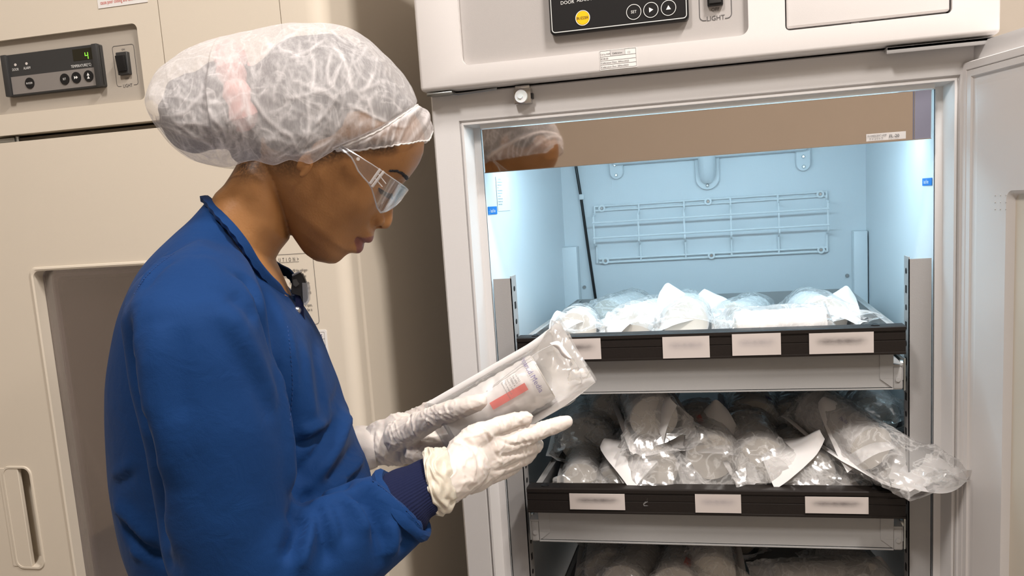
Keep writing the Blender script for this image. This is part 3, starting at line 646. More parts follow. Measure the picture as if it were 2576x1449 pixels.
def catmull(P, n):
    P = [np.array(p, float) for p in P]; Q = [2 * P[0] - P[1]] + P + [2 * P[-1] - P[-2]]; out = []
    for i in range(1, len(Q) - 2):
        for k in range(n):
            t = k / n; a, b_, c, d = Q[i - 1:i + 3]
            out.append(.5 * ((2 * b_) + (c - a) * t + (2 * a - 5 * b_ + 4 * c - d) * t * t + (3 * b_ - a - 3 * c + d) * t ** 3))
    out.append(P[-1]); return out
def remesh(o, vox, smooth=4, fac=.5):
    md = o.modifiers.new('r', 'REMESH'); md.mode = 'VOXEL'; md.voxel_size = vox; md.use_smooth_shade = True
    if smooth: s = o.modifiers.new('s', 'SMOOTH'); s.factor = fac; s.iterations = smooth
    bake(o); return o
def verts(o):
    n = len(o.data.vertices); a = np.empty(n * 3, np.float32); o.data.vertices.foreach_get('co', a); return a.reshape(-1, 3).astype(float)
def norms(o):
    n = len(o.data.vertices); a = np.empty(n * 3, np.float32); o.data.vertices.foreach_get('normal', a); return a.reshape(-1, 3).astype(float)
def setverts(o, V): o.data.vertices.foreach_set('co', V.astype(np.float32).ravel()); o.data.update()
def blob(bm, c, r, axes=None, seg=20):
    """ellipsoid; r is one radius or three along axes"""
    b = bmesh.new(); bmesh.ops.create_uvsphere(b, u_segments=seg, v_segments=seg // 2 + 2, radius=1)
    r = (r, r, r) if isinstance(r, (int, float)) else r
    A = axes or (Vector((1, 0, 0)), Vector((0, 1, 0)), Vector((0, 0, 1)))
    for v in b.verts: v.co = Vector(c) + A[0] * v.co.x * r[0] + A[1] * v.co.y * r[1] + A[2] * v.co.z * r[2]
    merge(bm, b)
def limb(bm, pts, n=20, sub=4, flat=None):
    """tapered limb through (point, radius); rounded ends"""
    C = catmull([(*p, r) for p, r in pts], sub); P = [Vector(c[:3]) for c in C]; R_ = [c[3] for c in C]
    rings = []; prev = None
    for i, p in enumerate(P):
        d = (P[min(i + 1, len(P) - 1)] - P[max(i - 1, 0)]).normalized()
        a = Lv - d * Lv.dot(d)
        a = a.normalized() if a.length > .15 else (prev - d * prev.dot(d)).normalized() if prev else d.orthogonal().normalized()
        prev = a; c = d.cross(a)
        fl = flat if flat else 1
        rings.append([p + (a * math.cos(2 * pi * k / n) * fl + c * math.sin(2 * pi * k / n)) * R_[i] for k in range(n)])
    d0 = (P[0] - P[1]).normalized(); d1 = (P[-1] - P[-2]).normalized()
    def capr(ring, p, d, r):
        out = []
        for t in (35, 62, 80):
            t = math.radians(t); out.append([p + (q - p) * math.cos(t) + d * r * math.sin(t) for q in ring])
        return out
    rings = capr(rings[0], P[0], d0, R_[0])[::-1] + rings + capr(rings[-1], P[-1], d1, R_[-1])
    loft(bm, rings, True, True, True)

# ---- head and neck, one skin
prof = [(1066.2, 350), (1068, 362), (1065, 384.7), (1057.5, 404.6), (1047.6, 422), (1035, 439.4), (1026.5, 449), (1012.8, 463), (1003, 474), (997, 500), (990, 523.8), (989.2, 551), (985.5, 566), (975.6, 576), (960.7, 577),
        (943, 571), (942.3, 583.4), (940.3, 598.3), (937, 607), (928.4, 613), (914.5, 613.2), (915.5, 620.7), (913.5, 629.4), (904.5, 638), (896, 638.0), (889, 635.5), (877.2, 637.6), (866.3, 645.3), (856.4, 655.5), (844, 663), (829, 663.6), (811.6, 659)]
pa_ = [hab(*p) for p in prof]
# front extent as a function of a (monotone envelope)
pa2 = []
for a, b_ in pa_:
    if not pa2 or a < pa2[-1][0] - .0004: pa2.append((a, b_))
PA = np.array(pa2[::-1])
def front(a): return float(np.interp(a, PA[:, 0], PA[:, 1]))
a_nas, a_sub = hab(1003, 474)[0], hab(943, 571)[0]
a_lipT, a_lipB, a_chin = hab(942, 590)[0], hab(890, 635)[0], hab(829, 663)[0]
fn, fs = front(a_nas), hab(943, 571)[1]
def base(a):
    if a > a_nas: return front(a)
    if a > a_sub: return fn - .006 + (fs - fn + .004) * (a_nas - a) / (a_nas - a_sub) + .006 * max(0, 1 - (a_nas - a) / .012)
    if a > a_lipB:
        t = (a_sub - a) / (a_sub - a_lipB); return (fs - .002) * (1 - t) + (hab(888, 634)[1] - .002) * t
    return front(a)
JB = np.array([(-.098, .024), (-.096, .018), (-.090, .003), (-.087, -.003), (-.078, -.016), (-.066, -.034), (-.055, -.055), (-.042, -.080), (-.028, -.099), (-.005, -.113), (.025, -.118), (.05, -.113), (.07, -.103), (.085, -.090), (.097, -.070), (.106, -.040), (.109, -.022)])
FB = np.array([p for p in PA if p[0] > -.094] ); FB = np.array([(-.098, .040), (-.0955, .045)] + [tuple(p) for p in FB if p[0] < .0765] + [(.083, .057), (.092, .044), (.101, .020), (.107, -.006), (.109, -.020)])
def front(a): return float(np.interp(a, FB[:, 0], FB[:, 1]))
def back(a): return float(np.interp(a, JB[:, 0], JB[:, 1]))
topa = .109
WK = np.array([(-.098, .010), (-.096, .016), (-.090, .026), (-.08, .036), (-.065, .047), (-.045, .0555), (-.02, .063), (.0, .067), (.03, .0705), (.05, .0705), (.07, .065), (.085, .055), (.097, .041), (.105, .022), (topa, .006)])
hb = NB(); rings = []; NPH = 96
for i in range(110):
    a = -.098 + (topa + .098) * (.5 - .5 * math.cos(pi * i / 109))
    f_, g_ = base(a), back(a)
    W_ = float(np.interp(a, WK[:, 0], WK[:, 1]))
    bc = g_ + (f_ - g_) * (.36 + .14 * min(1, max(0, (a + .09) / .09)))
    ring_ = []
    for k in range(NPH):
        ph = 2 * pi * k / NPH; c, s = math.cos(ph), math.sin(ph)
        ex = .80 if c > 0 else .9
        b_ = bc + ((f_ - bc) if c > 0 else (bc - g_)) * math.copysign(abs(c) ** ex, c)
        y = W_ * math.copysign(abs(s) ** .95, s)
        if c > 0:
            ex_n = front(a) - base(a)
            if ex_n > 0 and a <= a_nas:
                if a > a_sub - .004:
                    t = min(1, max(0, (a_nas - a) / (a_nas - a_sub))); sg = .0065 + .0065 * t ** 1.5
                    b_ += ex_n * math.exp(-abs(y / sg) ** 2.4)
                elif a > a_lipB - .004: b_ += ex_n * math.exp(-abs(y / .0185) ** 2.6)
        ring_.append(HW(a, b_, y))
    rings.append(ring_)
loft(hb, rings, True, True, True)
for s in (-1, 1):
    an, bn = hab(962, 563)
    blob(hb, HW(an + .001, bn - .009, s * .0115), (.0082, .0100, .0062), (HU, HF, Lv))           # nostril wings
    ae, be = hab(958, 482, -.03)
    blob(hb, HW(ae, be - .0095, s * .031), .0128)                                              # eyeball under the lids
# neck
for c_ in [0]:
    NK = [((640, 360), (735, 450), .040, 0), ((606, 402), (728, 510), .049, 0), ((585, 438), (730, 560), .051, 0), ((566, 466), (727, 602), .052, 0), ((545, 486), (704, 630), .054, 0), ((534, 505), (690, 655), .056, 0), ((538, 530), (708, 692), .054, 0), ((560, 575), (731, 744), .050, 0), ((590, 640), (740, 790), .046, 0)]
    rings = []
    for (p, q, w_, _) in NK:
        p, q = P3(*p), P3(*q); c = (p + q) / 2; h = (q - p) / 2
        rings.append([c + h * math.copysign(abs(math.cos(t)) ** .9, math.cos(t)) + Lv * w_ * math.copysign(abs(math.sin(t)) ** .9, math.sin(t)) for t in [2 * pi * k / 40 for k in range(40)]])
    loft(hb, rings, True, True, True)
skin = obj('body', hb, None, PE); remesh(skin, .0019, 3, .5)
V = verts(skin); N = norms(skin)
def hcoord(V):
    Q = V - np.array(HO); return Q @ np.array(HU), Q @ np.array(HF), Q @ np.array(Lv)
def brush(V, N, c, r, amt, d=None, sq=2):
    D = np.linalg.norm(V - np.array(c), axis=1) / r; w_ = np.exp(-D ** sq)[:, None] * amt
    return V + (N if d is None else np.array(d)[None, :]) * w_
A_, B_c, Y_ = hcoord(V)
for s in (-1, 1):
    ae, be = hab(965, 468, -.03); V = brush(V, N, HW(ae + .006, be + .006, s * .026), .013, -.0040)            # inner socket
    ae, be = hab(1000, 470, -.02); V = brush(V, N, HW(ae, be, s * .016), .008, -.0035)
    ae, be = hab(1000, 440, -.03); V = brush(V, N, HW(ae, be, s * .026), .013, .0020)                          # brow ridge
    ae, be = hab(905, 520, -.06); V = brush(V, N, HW(ae, be, s * .055), .024, .0030)                           # cheek bone
    ae, be = hab(890, 600, -.045); V = brush(V, N, HW(ae, be, s * .040), .020, -.0015)
    an, bn = hab(956, 571, -.01); V = brush(V, N, HW(an - .0035, bn - .001, s * .0075), .0036, .0080, HU, 4)   # nostril
    an, bn = hab(936, 556, -.02); V = brush(V, N, HW(an, bn, s * .0185), .0050, -.0022)                        # crease behind the wing
    al, bl = hab(902, 610, -.02); V = brush(V, N, HW(al, bl, s * .0215), .0055, -.0028)                        # mouth corner
# line between the lips
am, bm_ = hab(916, 611)
Dm = np.abs((V - np.array(HO)) @ np.array(HU) - am - .0006); fm = (V - np.array(HO)) @ np.array(HF)
msk = (fm > bm_ - .026) & (np.abs(Y_) < .022)
V = V - np.array(HF)[None, :] * (np.exp(-(Dm / .0018) ** 2) * msk * .0022)[:, None]
setverts(skin, V)
# paint masks on the skin: lips and hairline
A_, B_c, Y_ = hcoord(V)
lipU = hab(941, 592)[0]; lipL = hab(893, 638)[0]
cen = am
wlat = np.clip(1 - (np.abs(Y_) / .0205) ** 2, 0, 1)
up_ = cen + (lipU - cen) * wlat ** .8; lo_ = cen + (lipL - cen) * wlat ** .7
lip = np.clip((up_ - A_) / .0012 + .5, 0, 1) * np.clip((A_ - lo_) / .0012 + .5, 0, 1) * (np.abs(Y_) < .0205) * (B_c > bm_ - .030)
# hairline mask along the cap edge: nape and temple
def scr(V):
    Q = (V - np.array(EYE)) @ np.array(CAMROT).T
    return PCX + FPX * Q[:, 0] / -Q[:, 2], PCY - FPX * Q[:, 1] / -Q[:, 2]
def segmask(pts, rad):
    pts = [np.array(P3(u, v, o_)) for u, v, o_ in pts]; D = np.full(len(V), 9.)
    for p, q in zip(pts, pts[1:]):
        t = np.clip(((V - p) @ (q - p)) / ((q - p) @ (q - p)), 0, 1); D = np.minimum(D, np.linalg.norm(V - p - t[:, None] * (q - p), axis=1))
    return np.clip(1.15 - D / rad, 0, 1)
hair = np.maximum(segmask([(560, 400, -.02), (610, 410, -.045), (670, 405, -.062), (720, 405, -.068)], .021), segmask([(800, 395, -.07), (840, 380, -.07), (880, 368, -.068), (985, 365, -.06)], .012))
hair = np.maximum(hair, segmask([(560, 400, .0), (575, 425, -.02)], .02))
for nm, arr in (('lip', lip), ('hair', hair)):
    at = skin.data.attributes.new(nm, 'FLOAT', 'POINT'); at.data.foreach_set('value', arr.astype(np.float32))
def skinmat():
    m = mat('brown_skin', (.30, .135, .055), .45, bump=.12, bscale=420, detail=6, spec=.35)
    nt = m.node_tree; B = nt.nodes['Principled BSDF']
    B.inputs['Subsurface Weight'].default_value = .12; B.inputs['Subsurface Radius'].default_value = (.012, .004, .002); B.inputs['Subsurface Scale'].default_value = .6
    tc = nt.nodes.new('ShaderNodeTexCoord'); n = nt.nodes.new('ShaderNodeTexNoise'); n.inputs['Scale'].default_value = 22; n.inputs['Detail'].default_value = 5; nt.links.new(tc.outputs['Object'], n.inputs['Vector'])
    mx = nt.nodes.new('ShaderNodeMix'); mx.data_type = 'RGBA'; mx.inputs[6].default_value = (.28, .125, .042, 1); mx.inputs[7].default_value = (.40, .195, .075, 1); nt.links.new(n.outputs[0], mx.inputs[0])
    last = mx.outputs[2]
    n2 = nt.nodes.new('ShaderNodeTexNoise'); n2.inputs['Scale'].default_value = 380; nt.links.new(tc.outputs['Object'], n2.inputs['Vector'])
    for nm, col in (('lip', (.21, .078, .064, 1)), ('hair', (.018, .012, .010, 1))):
        at = nt.nodes.new('ShaderNodeAttribute'); at.attribute_name = nm; f = at.outputs['Fac']
        if nm == 'hair':
            mm = nt.nodes.new('ShaderNodeMath'); mm.operation = 'MULTIPLY'; m3 = nt.nodes.new('ShaderNodeMath'); m3.operation = 'MULTIPLY_ADD'; m3.inputs[1].default_value = 1.6; m3.inputs[2].default_value = .1; m3.use_clamp = True
            nt.links.new(n2.outputs[0], m3.inputs[0]); nt.links.new(f, mm.inputs[0]); nt.links.new(m3.outputs[0], mm.inputs[1]); f = mm.outputs[0]
        x = nt.nodes.new('ShaderNodeMix'); x.data_type = 'RGBA'; nt.links.new(f, x.inputs[0]); nt.links.new(last, x.inputs[6]); x.inputs[7].default_value = col; last = x.outputs[2]
    nt.links.new(last, B.inputs['Base Color']); return m
M['skin'] = skinmat(); skin.data.materials.clear(); skin.data.materials.append(M['skin'])
M['hair'] = mat('dark_brown_hair', (.014, .010, .013), .55, bump=.6, bscale=160)
skinT = BVHTree.FromPolygons([Vector(v) for v in V], [tuple(p.vertices) for p in skin.data.polygons])
def onskin(u, v, lift=.0004):
    r = ray(u, v).normalized(); h = skinT.ray_cast(EYE, r)
    return (h[0] + h[1] * lift, h[1]) if h[0] else (P3(u, v, -.05), -Lv)
# eyebrow, lashes
random.seed(5)
b = NB()
brow = [(984, 430), (1000, 430), (1013, 436), (1022, 444), (1026, 450)]
bc_ = catmull(brow, 12)
for i, (u, v) in enumerate(bc_):
    t = i / (len(bc_) - 1)
    for k in range(5):
        du, dv = random.uniform(-3, 2), random.uniform(-3.0, 3.6) * (.5 + .8 * t)
        p, n_ = onskin(u + du, v + dv); q, _ = onskin(u + du - 5, v + dv - 1.2 + random.uniform(-2, 2) * .6)
        if (p - q).length < .02: tube(b, [p, (p + q) / 2 + n_ * .0006, q], [.00045, .0004, .00012], 4)
obj('eyebrow', b, M['hair'], skin)
b = NB()
lid = [(952, 473), (960, 478), (970, 484), (980, 487), (986, 487)]
lc = catmull(lid, 6); pts = [onskin(u, v, .0005)[0] for u, v in lc]
tube(b, pts, .0007, 5)
for i, p in enumerate(pts):
    for k in range(2):
        q = p + (HF * .0045 - HU * (.0035 + .001 * random.random()) - Lv * .002); tube(b, [p, (p + q) / 2 - HU * .0006, q], [.00035, .0003, .0001], 4)
obj('eyelashes', b, M['hair'], skin)
# ear: lobe and tragus below the cap
b = NB()
blob(b, P3(771, 424, -.0705), (.0030, .0046, .0115), (Lv, HF, HU)); blob(b, P3(764, 404, -.0725), (.0030, .0048, .012), (Lv, HF, HU))
ear = obj('ear', b, None, skin); remesh(ear, .0014, 4); ear.data.materials.append(M['skin'])

# ---- hair under the cap: skull cover, bun, tie
b = NB()
blob(b, HW(.082, .000, 0), (.026, .034, .060), (HU, HF, Lv), 24); blob(b, HW(.002, -.047, 0), (.042, .058, .0735), (HU, HF, Lv), 28); blob(b, HW(.042, -.045, 0), (.077, .082, .0765), (HU, HF, Lv), 40); blob(b, HW(.068, .000, 0), (.037, .053, .068), (HU, HF, Lv), 32)
blob(b, P3(650, 365, 0), (.030, .030, .050), (HU, HF, Lv), 24); blob(b, P3(506, 280, 0), (.046, .040, .048), (HU, HF, Lv), 32); blob(b, P3(575, 262, 0), (.046, .045, .048), (HU, HF, Lv), 32)
hr_ = obj('hair', b, M['hair'], PE); remesh(hr_, .004, 6)
V_ = verts(hr_); N_ = norms(hr_)
dsp = np.array([noise.noise(Vector((v[0] * 40, v[1] * 40, v[2] * 90))) for v in V_]); setverts(hr_, V_ + N_ * (dsp * .004)[:, None]); finish(hr_, True, 180)
b = NB(); cc = P3(618, 262, 0); ax = (P3(500, 285) - P3(700, 235)).normalized(); a1 = Lv; a2 = ax.cross(a1)
ringp = []
for k in range(60):
    t = 2 * pi * k / 60; rr = .047 + .003 * math.sin(7 * t)
    ringp.append(cc + (a1 * math.cos(t) * .97 + a2 * math.sin(t) * 1.08) * rr)
R_ = [[p + (((p - cc).normalized()) * math.cos(s) + ax * math.sin(s)) * (.0135 + .002 * math.sin(11 * i)) for s in [2 * pi * j / 10 for j in range(10)]] for i, p in enumerate(ringp)]
loft(b, R_ + [R_[0]], True); obj('hair_tie', b, mat('pink_scrunchie', (.70, .36, .33), .8), PE)

# ---- bouffant cap
def z2(x, y): return 360 + x / 2.07, 20 + y / 2.07
top = [(45, 520), (52, 440), (68, 385), (110, 320), (160, 275), (200, 250), (290, 200), (400, 165), (560, 120), (700, 92), (830, 78), (950, 85), (1050, 105), (1150, 150), (1250, 230), (1330, 320), (1400, 410), (1437, 498), (1470, 535), (1490, 585), (1496, 625)]
bot = [(45, 520), (52, 580), (80, 635), (150, 720), (250, 790), (370, 822), (450, 828), (520, 805), (580, 795), (640, 812), (690, 818), (760, 792), (810, 803), (870, 812), (940, 775), (990, 748), (1060, 742), (1200, 725), (1350, 705), (1440, 692), (1478, 686), (1496, 640)]
def resamp(P, n):
    P = np.array(P, float); d = np.r_[0, np.cumsum(np.hypot(*np.diff(P, axis=0).T))]; t = np.linspace(0, d[-1], n)
    return np.c_[np.interp(t, d, P[:, 0]), np.interp(t, d, P[:, 1])]
NC = 300
T_ = np.array([z2(*p) for p in catmull([np.array(p) for p in top], 4)]); Bt = np.array([z2(*p) for p in catmull([np.array(p) for p in bot], 4)])
# match top and bottom by x (columns), denser at both ends
xs = 383 + (1082.3 - 383) * (.5 - .5 * np.cos(np.pi * np.linspace(0.004, .996, NC)))
def colx(P, x):
    o_ = np.argsort(P[:, 0], kind='stable'); return np.interp(x, P[o_, 0], P[o_, 1])
ty, by = colx(T_, xs), colx(Bt, xs)
NS = 130
seam_ = [(990, 745), (1120, 690), (1240, 632), (1340, 565), (1437, 500)]; seam_ = np.array([z2(*p) for p in seam_])
capV = np.zeros((NC, 2 * NS + 1, 3)); crease = np.zeros((NC, 2 * NS + 1))
for i, x in enumerate(xs):
    h_ = by[i] - ty[i]; Wd = .094 * min(1, (h_ / 300) ** .55)
    if x < 560: Wd = .088 * min(1, (h_ / 330) ** .5)
    if x > 900: Wd *= max(.40, 1 - ((x - 900) / 330) ** 2 * .9)
    # width left at the rim: follows the head
    wb = np.interp(x, [383, 560, 600, 680, 800, 1000, 1060, 1082], [.012, .030, .050, .068, .0745, .066, .046, .02])
    wb = min(wb, Wd * .98)
    for j in range(2 * NS + 1):
        s = (j - NS) / NS                      # -1 near rim .. 0 top .. 1 far rim
        q = abs(s); ang = q * pi * .5 * 1.0
        # profile: from top (q=0) bulging to Wd near 55 %, then in to wb at the rim
        zz = 1 - math.cos(min(1, q) * pi) ; zz /= 2
        wprof = Wd * math.sin(min(1, q / .62) * pi / 2) ** .9 if q < .62 else Wd + (wb - Wd) * ((q - .62) / .38) ** 1.6
        vv = ty[i] + h_ * zz
        off = math.copysign(wprof, s)
        p = P3(x, vv, 0); base_ = np.array(p)
        # keep the traced outline in view: place at the lateral offset along the ray only for the near rim
        if s < 0 and q > .5:
            t = (q - .5) / .5; p2 = np.array(P3(x, vv, off)); p1 = base_ + np.array(Lv) * off; pos = p1 * (1 - t) + p2 * t
        else: pos = base_ + np.array(Lv) * off
        capV[i, j] = pos
C3 = np.array(P3(760, 260))
fr = capV.reshape(-1, 3)
# gathered folds: long creases that run towards the knots at the ear and the nape
faces_ = [(i * (2 * NS + 1) + j, i * (2 * NS + 1) + j + 1, (i + 1) * (2 * NS + 1) + j + 1, (i + 1) * (2 * NS + 1) + j) for i in range(NC - 1) for j in range(2 * NS)]
baseT = BVHTree.FromPolygons([Vector(p) for p in fr], faces_)
rngc = random.Random(21)
cen3 = np.array([np.array(P3(min(max(x, 520), 930), (ty[i] + by[i]) / 2 + 10)) for i, x in enumerate(xs) for j in range(2 * NS + 1)])
dirv = fr - cen3; dirv /= np.linalg.norm(dirv, axis=1)[:, None]
height = np.zeros(len(fr)); crv = np.zeros(len(fr))
def insidecap(u, v): return xs[0] + 8 < u < xs[-1] - 8 and np.interp(u, xs, ty) + 6 < v < np.interp(u, xs, by) - 4
def crease_line(u, v, ang, n, step, wd, hh, op, mirror):
    P = []; curv = rngc.uniform(-.10, .10)
    for k in range(n):
        if not insidecap(u, v): break
        r = ray(u, v).normalized(); h = baseT.ray_cast(EYE, r)
        if h[0] is None: break
        q = h[0]
        if mirror: lq = loc(q); q = LW(lq.x, 2 * D0 - lq.y, lq.z)
        P.append(np.array(q)); ang += curv + rngc.gauss(0, .07); curv *= .9
        if rngc.random() < .06: ang += rngc.choice((-.4, .4))
        u += math.cos(ang) * step; v += math.sin(ang) * step
    if len(P) < 3: return
    P = np.array(P); c = P.mean(0); R0 = np.linalg.norm(P - c, axis=1).max() + wd * 4
    idx = np.where(np.linalg.norm(fr - c, axis=1) < R0)[0]
    if not len(idx): return
    Q = fr[idx]; best = np.full(len(idx), 9.); tt = np.zeros(len(idx))
    for k in range(len(P) - 1):
        p, e_ = P[k], P[k + 1] - P[k]; t = np.clip(((Q - p) @ e_) / (e_ @ e_ + 1e-12), 0, 1)
        D = np.linalg.norm(Q - p - t[:, None] * e_, axis=1); m_ = D < best; best = np.where(m_, D, best); tt = np.where(m_, (k + t) / (len(P) - 1), tt)
    env = np.clip(np.sin(np.pi * np.clip(tt, .02, .98)) * 1.5, 0, 1)
    height[idx] = np.maximum(height[idx], np.exp(-(best / wd) ** 2) * hh * env); crv[idx] = np.maximum(crv[idx], np.exp(-(best / (wd * .62)) ** 2) * op * env)
for k in range(500):
    u, v = rngc.uniform(400, 1060), rngc.uniform(60, 425)
    if not insidecap(u, v): continue
    tx, ty2 = ((880, 400) if u > 640 else (610, 440)) if rngc.random() < .8 else (rngc.uniform(450, 950), rngc.uniform(60, 430))
    if u > 850 and rngc.random() < .6: tx, ty2 = u - 40, v + 200
    ang = math.atan2(ty2 - v, tx - u) + rngc.gauss(0, .33)
    big = rngc.random() < .13
    crease_line(u, v, ang, rngc.randint(8, 22) if big else rngc.randint(4, 12), 9, rngc.uniform(.0017, .0023) if big else rngc.uniform(.0014, .0017), rngc.uniform(.0016, .0028) if big else rngc.uniform(.0004, .0010), rngc.uniform(.35, .75) if big else rngc.uniform(.15, .5), k % 4 == 3)
def blur(a):
    a = a.reshape(NC, 2 * NS + 1); a = np.pad(a, 1, mode='edge'); return ((a[:-2, 1:-1] + a[2:, 1:-1] + a[1:-1, :-2] + a[1:-1, 2:] + 2 * a[1:-1, 1:-1]) / 6).ravel()
for _ in range(3): height = blur(height)
crv = blur(crv)
soft = np.array([noise.noise(Vector(p) * 26) * .0022 + noise.noise(Vector(p) * 60) * .0009 for p in fr])
edgef = np.array([min(1, (1 - abs((j - NS) / NS)) * 9 + .15) for i in range(NC) for j in range(2 * NS + 1)])
fr2 = fr + dirv * ((height * .62 - .0010 + soft) * edgef)[:, None]
# puckers along the elastic seam and the rim at the front
sx_, sy_ = seam_[:, 0], seam_[:, 1]
for k, p in enumerate(fr2):
    i, j = divmod(k, 2 * NS + 1)
    x = xs[i]
    if x > 838:
        vv = PCY - FPX * ((np.array(CAMROT) @ (p - np.array(EYE)))[1]) / -((np.array(CAMROT) @ (p - np.array(EYE)))[2])
        ys = np.interp(x, sx_, sy_)
        g = math.exp(-((vv - ys) / 7.) ** 2)
        fr2[k] -= dirv[k] * .0035 * g
        if vv > ys: 
            rib = abs(math.sin(x * .13 + 1.6 * math.sin(x * .045) + vv * .05)); fr2[k] += dirv[k] * (.0018 * (rib - .1) + .001); crv[k] = max(crv[k] * .15, .55 * rib ** 5) - .15
        crv[k] = max(crv[k], g * .9)
    if abs((j - NS) / NS) > .985: crv[k] = 1
b = NB(); vs = [b.verts.new(p) for p in fr2]; Wn = 2 * NS + 1
for i in range(NC - 1):
    for j in range(Wn - 1): b.faces.new((vs[i * Wn + j], vs[i * Wn + j + 1], vs[(i + 1) * Wn + j + 1], vs[(i + 1) * Wn + j]))
b.verts.index_update()
def capmat():
    m = bpy.data.materials.new('white_nonwoven_cap'); m.use_nodes = True; nt = m.node_tree; nt.nodes.clear(); N = nt.nodes.new; Lk = nt.links.new
    out = N('ShaderNodeOutputMaterial'); tr = N('ShaderNodeBsdfTransparent'); df = N('ShaderNodeBsdfDiffuse'); tl = N('ShaderNodeBsdfTranslucent')
    df.inputs[0].default_value = (.80, .775, .78, 1); tl.inputs[0].default_value = (.75, .725, .73, 1)
    d2 = N('ShaderNodeMixShader'); d2.inputs[0].default_value = .25; Lk(df.outputs[0], d2.inputs[1]); Lk(tl.outputs[0], d2.inputs[2])
    tc = N('ShaderNodeTexCoord'); n1 = N('ShaderNodeTexNoise'); n1.inputs['Scale'].default_value = 520; n1.inputs['Detail'].default_value = 3
    mp = N('ShaderNodeMapping'); mp.inputs['Scale'].default_value = (1, 1, .25); Lk(tc.outputs['Object'], mp.inputs[0]); Lk(mp.outputs[0], n1.inputs['Vector'])
    n2 = N('ShaderNodeTexNoise'); n2.inputs['Scale'].default_value = 26; n2.inputs['Detail'].default_value = 4; n2.inputs['Distortion'].default_value = 1.2; Lk(tc.outputs['Object'], n2.inputs['Vector'])
    r2 = N('ShaderNodeMath'); r2.operation = 'SUBTRACT'; Lk(n2.outputs[0], r2.inputs[0]); r2.inputs[1].default_value = .5
    ab = N('ShaderNodeMath'); ab.operation = 'ABSOLUTE'; Lk(r2.outputs[0], ab.inputs[0])
    rd = N('ShaderNodeMath'); rd.operation = 'MULTIPLY_ADD'; rd.inputs[1].default_value = -22; rd.inputs[2].default_value = 1; rd.use_clamp = True; Lk(ab.outputs[0], rd.inputs[0])
    at = N('ShaderNodeAttribute'); at.attribute_name = 'crease'
    # opacity = .42 + fibre + crease
    a1 = N('ShaderNodeMath'); a1.operation = 'MULTIPLY_ADD'; a1.inputs[1].default_value = .30; a1.inputs[2].default_value = .28; Lk(n1.outputs[0], a1.inputs[0])
    a2 = N('ShaderNodeMath'); a2.operation = 'MULTIPLY_ADD'; a2.inputs[1].default_value = .75; Lk(at.outputs['Fac'], a2.inputs[0]); Lk(a1.outputs[0], a2.inputs[2])
    a3 = N('ShaderNodeMath'); a3.operation = 'MULTIPLY_ADD'; a3.inputs[1].default_value = .16; a3.use_clamp = True; Lk(rd.outputs[0], a3.inputs[0]); Lk(a2.outputs[0], a3.inputs[2])
    mx = N('ShaderNodeMixShader'); Lk(a3.outputs[0], mx.inputs[0]); Lk(tr.outputs[0], mx.inputs[1]); Lk(d2.outputs[0], mx.inputs[2])
    bp = N('ShaderNodeBump'); bp.inputs['Strength'].default_value = .25; bp.inputs['Distance'].default_value = .001; Lk(n1.outputs[0], bp.inputs['Height']); Lk(bp.outputs[0], df.inputs['Normal'])
    Lk(mx.outputs[0], out.inputs[0]); return m
M['cap'] = capmat()
cap = obj('hair_cap', b, M['cap'], PE, angle=180)
at = cap.data.attributes.new('crease', 'FLOAT', 'POINT'); at.data.foreach_set('value', crv.astype(np.float32))
# elastic band seam and rim edging
capT = BVHTree.FromPolygons([Vector(v) for v in fr2], [tuple(p.vertices) for p in cap.data.polygons])
def oncap(u, v, lift=.0008):
    r = ray(u, v).normalized(); h = capT.ray_cast(EYE, r); return h[0] - r * lift if h[0] else None
b = NB(); pts = [oncap(u, v) for u, v in catmull([np.array(p) for p in seam_], 14)]; pts = [p for p in pts if p]
pts = [p + ZD * .0003 * math.sin(i * 1.3) for i, p in enumerate(pts)]
tube(b, pts, .0008, 6); M['elastic'] = mat('white_elastic', (.66, .63, .61), .8); obj('cap_elastic', b, M['elastic'], cap)
b = NB(); pts = []
for i in range(0, NC):
    if xs[i] > 842: pts.append(Vector(fr2[i * Wn]) + ZD * .0003 * math.sin(i * 1.1))
tube(b, pts, .0009, 6); obj('cap_rim', b, M['elastic'], cap)
# ================================================================== gown
def ringpq(p, q, off, w_, n=48, e=.92, off2=None):
    """closed section through two outline points, with the given sideways half width"""
    A = P3(*p, off); B = P3(*q, off if off2 is None else off2); c = (A + B) / 2; h = (A - B) / 2
    return [c + h * math.copysign(abs(math.cos(t)) ** e, math.cos(t)) + Lv * w_ * math.copysign(abs(math.sin(t)) ** e, math.sin(t)) for t in [2 * pi * k / n for k in range(n)]]
def smoothrings(R_, sub=3):
    R_ = [np.array([list(p) for p in r]) for r in R_]; return [[Vector(p) for p in r] for r in catmull(R_, sub)]
gb = NB()
T = [((530, 497), (724, 738), .060), ((524, 504), (731, 750), .067), ((505, 524), (745, 768), .085), ((470, 560), (764, 790), .125), ((432, 592), (783, 815), .150), ((362, 664), (806, 855), .160), ((308, 762), (822, 882), .165), ((284, 849), (838, 920), .165), ((270, 940), (856, 965), .165), ((266, 1020), (872, 1022), .165), ((268, 1135), (900, 1110), .165), ((273, 1215), (934, 1200), .165), ((290, 1306), (925, 1290), .165), ((307, 1364), (900, 1380), .163), ((332, 1430), (875, 1440), .160), ((322, 1500), (880, 1520), .170), ((312, 1600), (905, 1640), .185), ((320, 1760), (935, 1820), .20)]
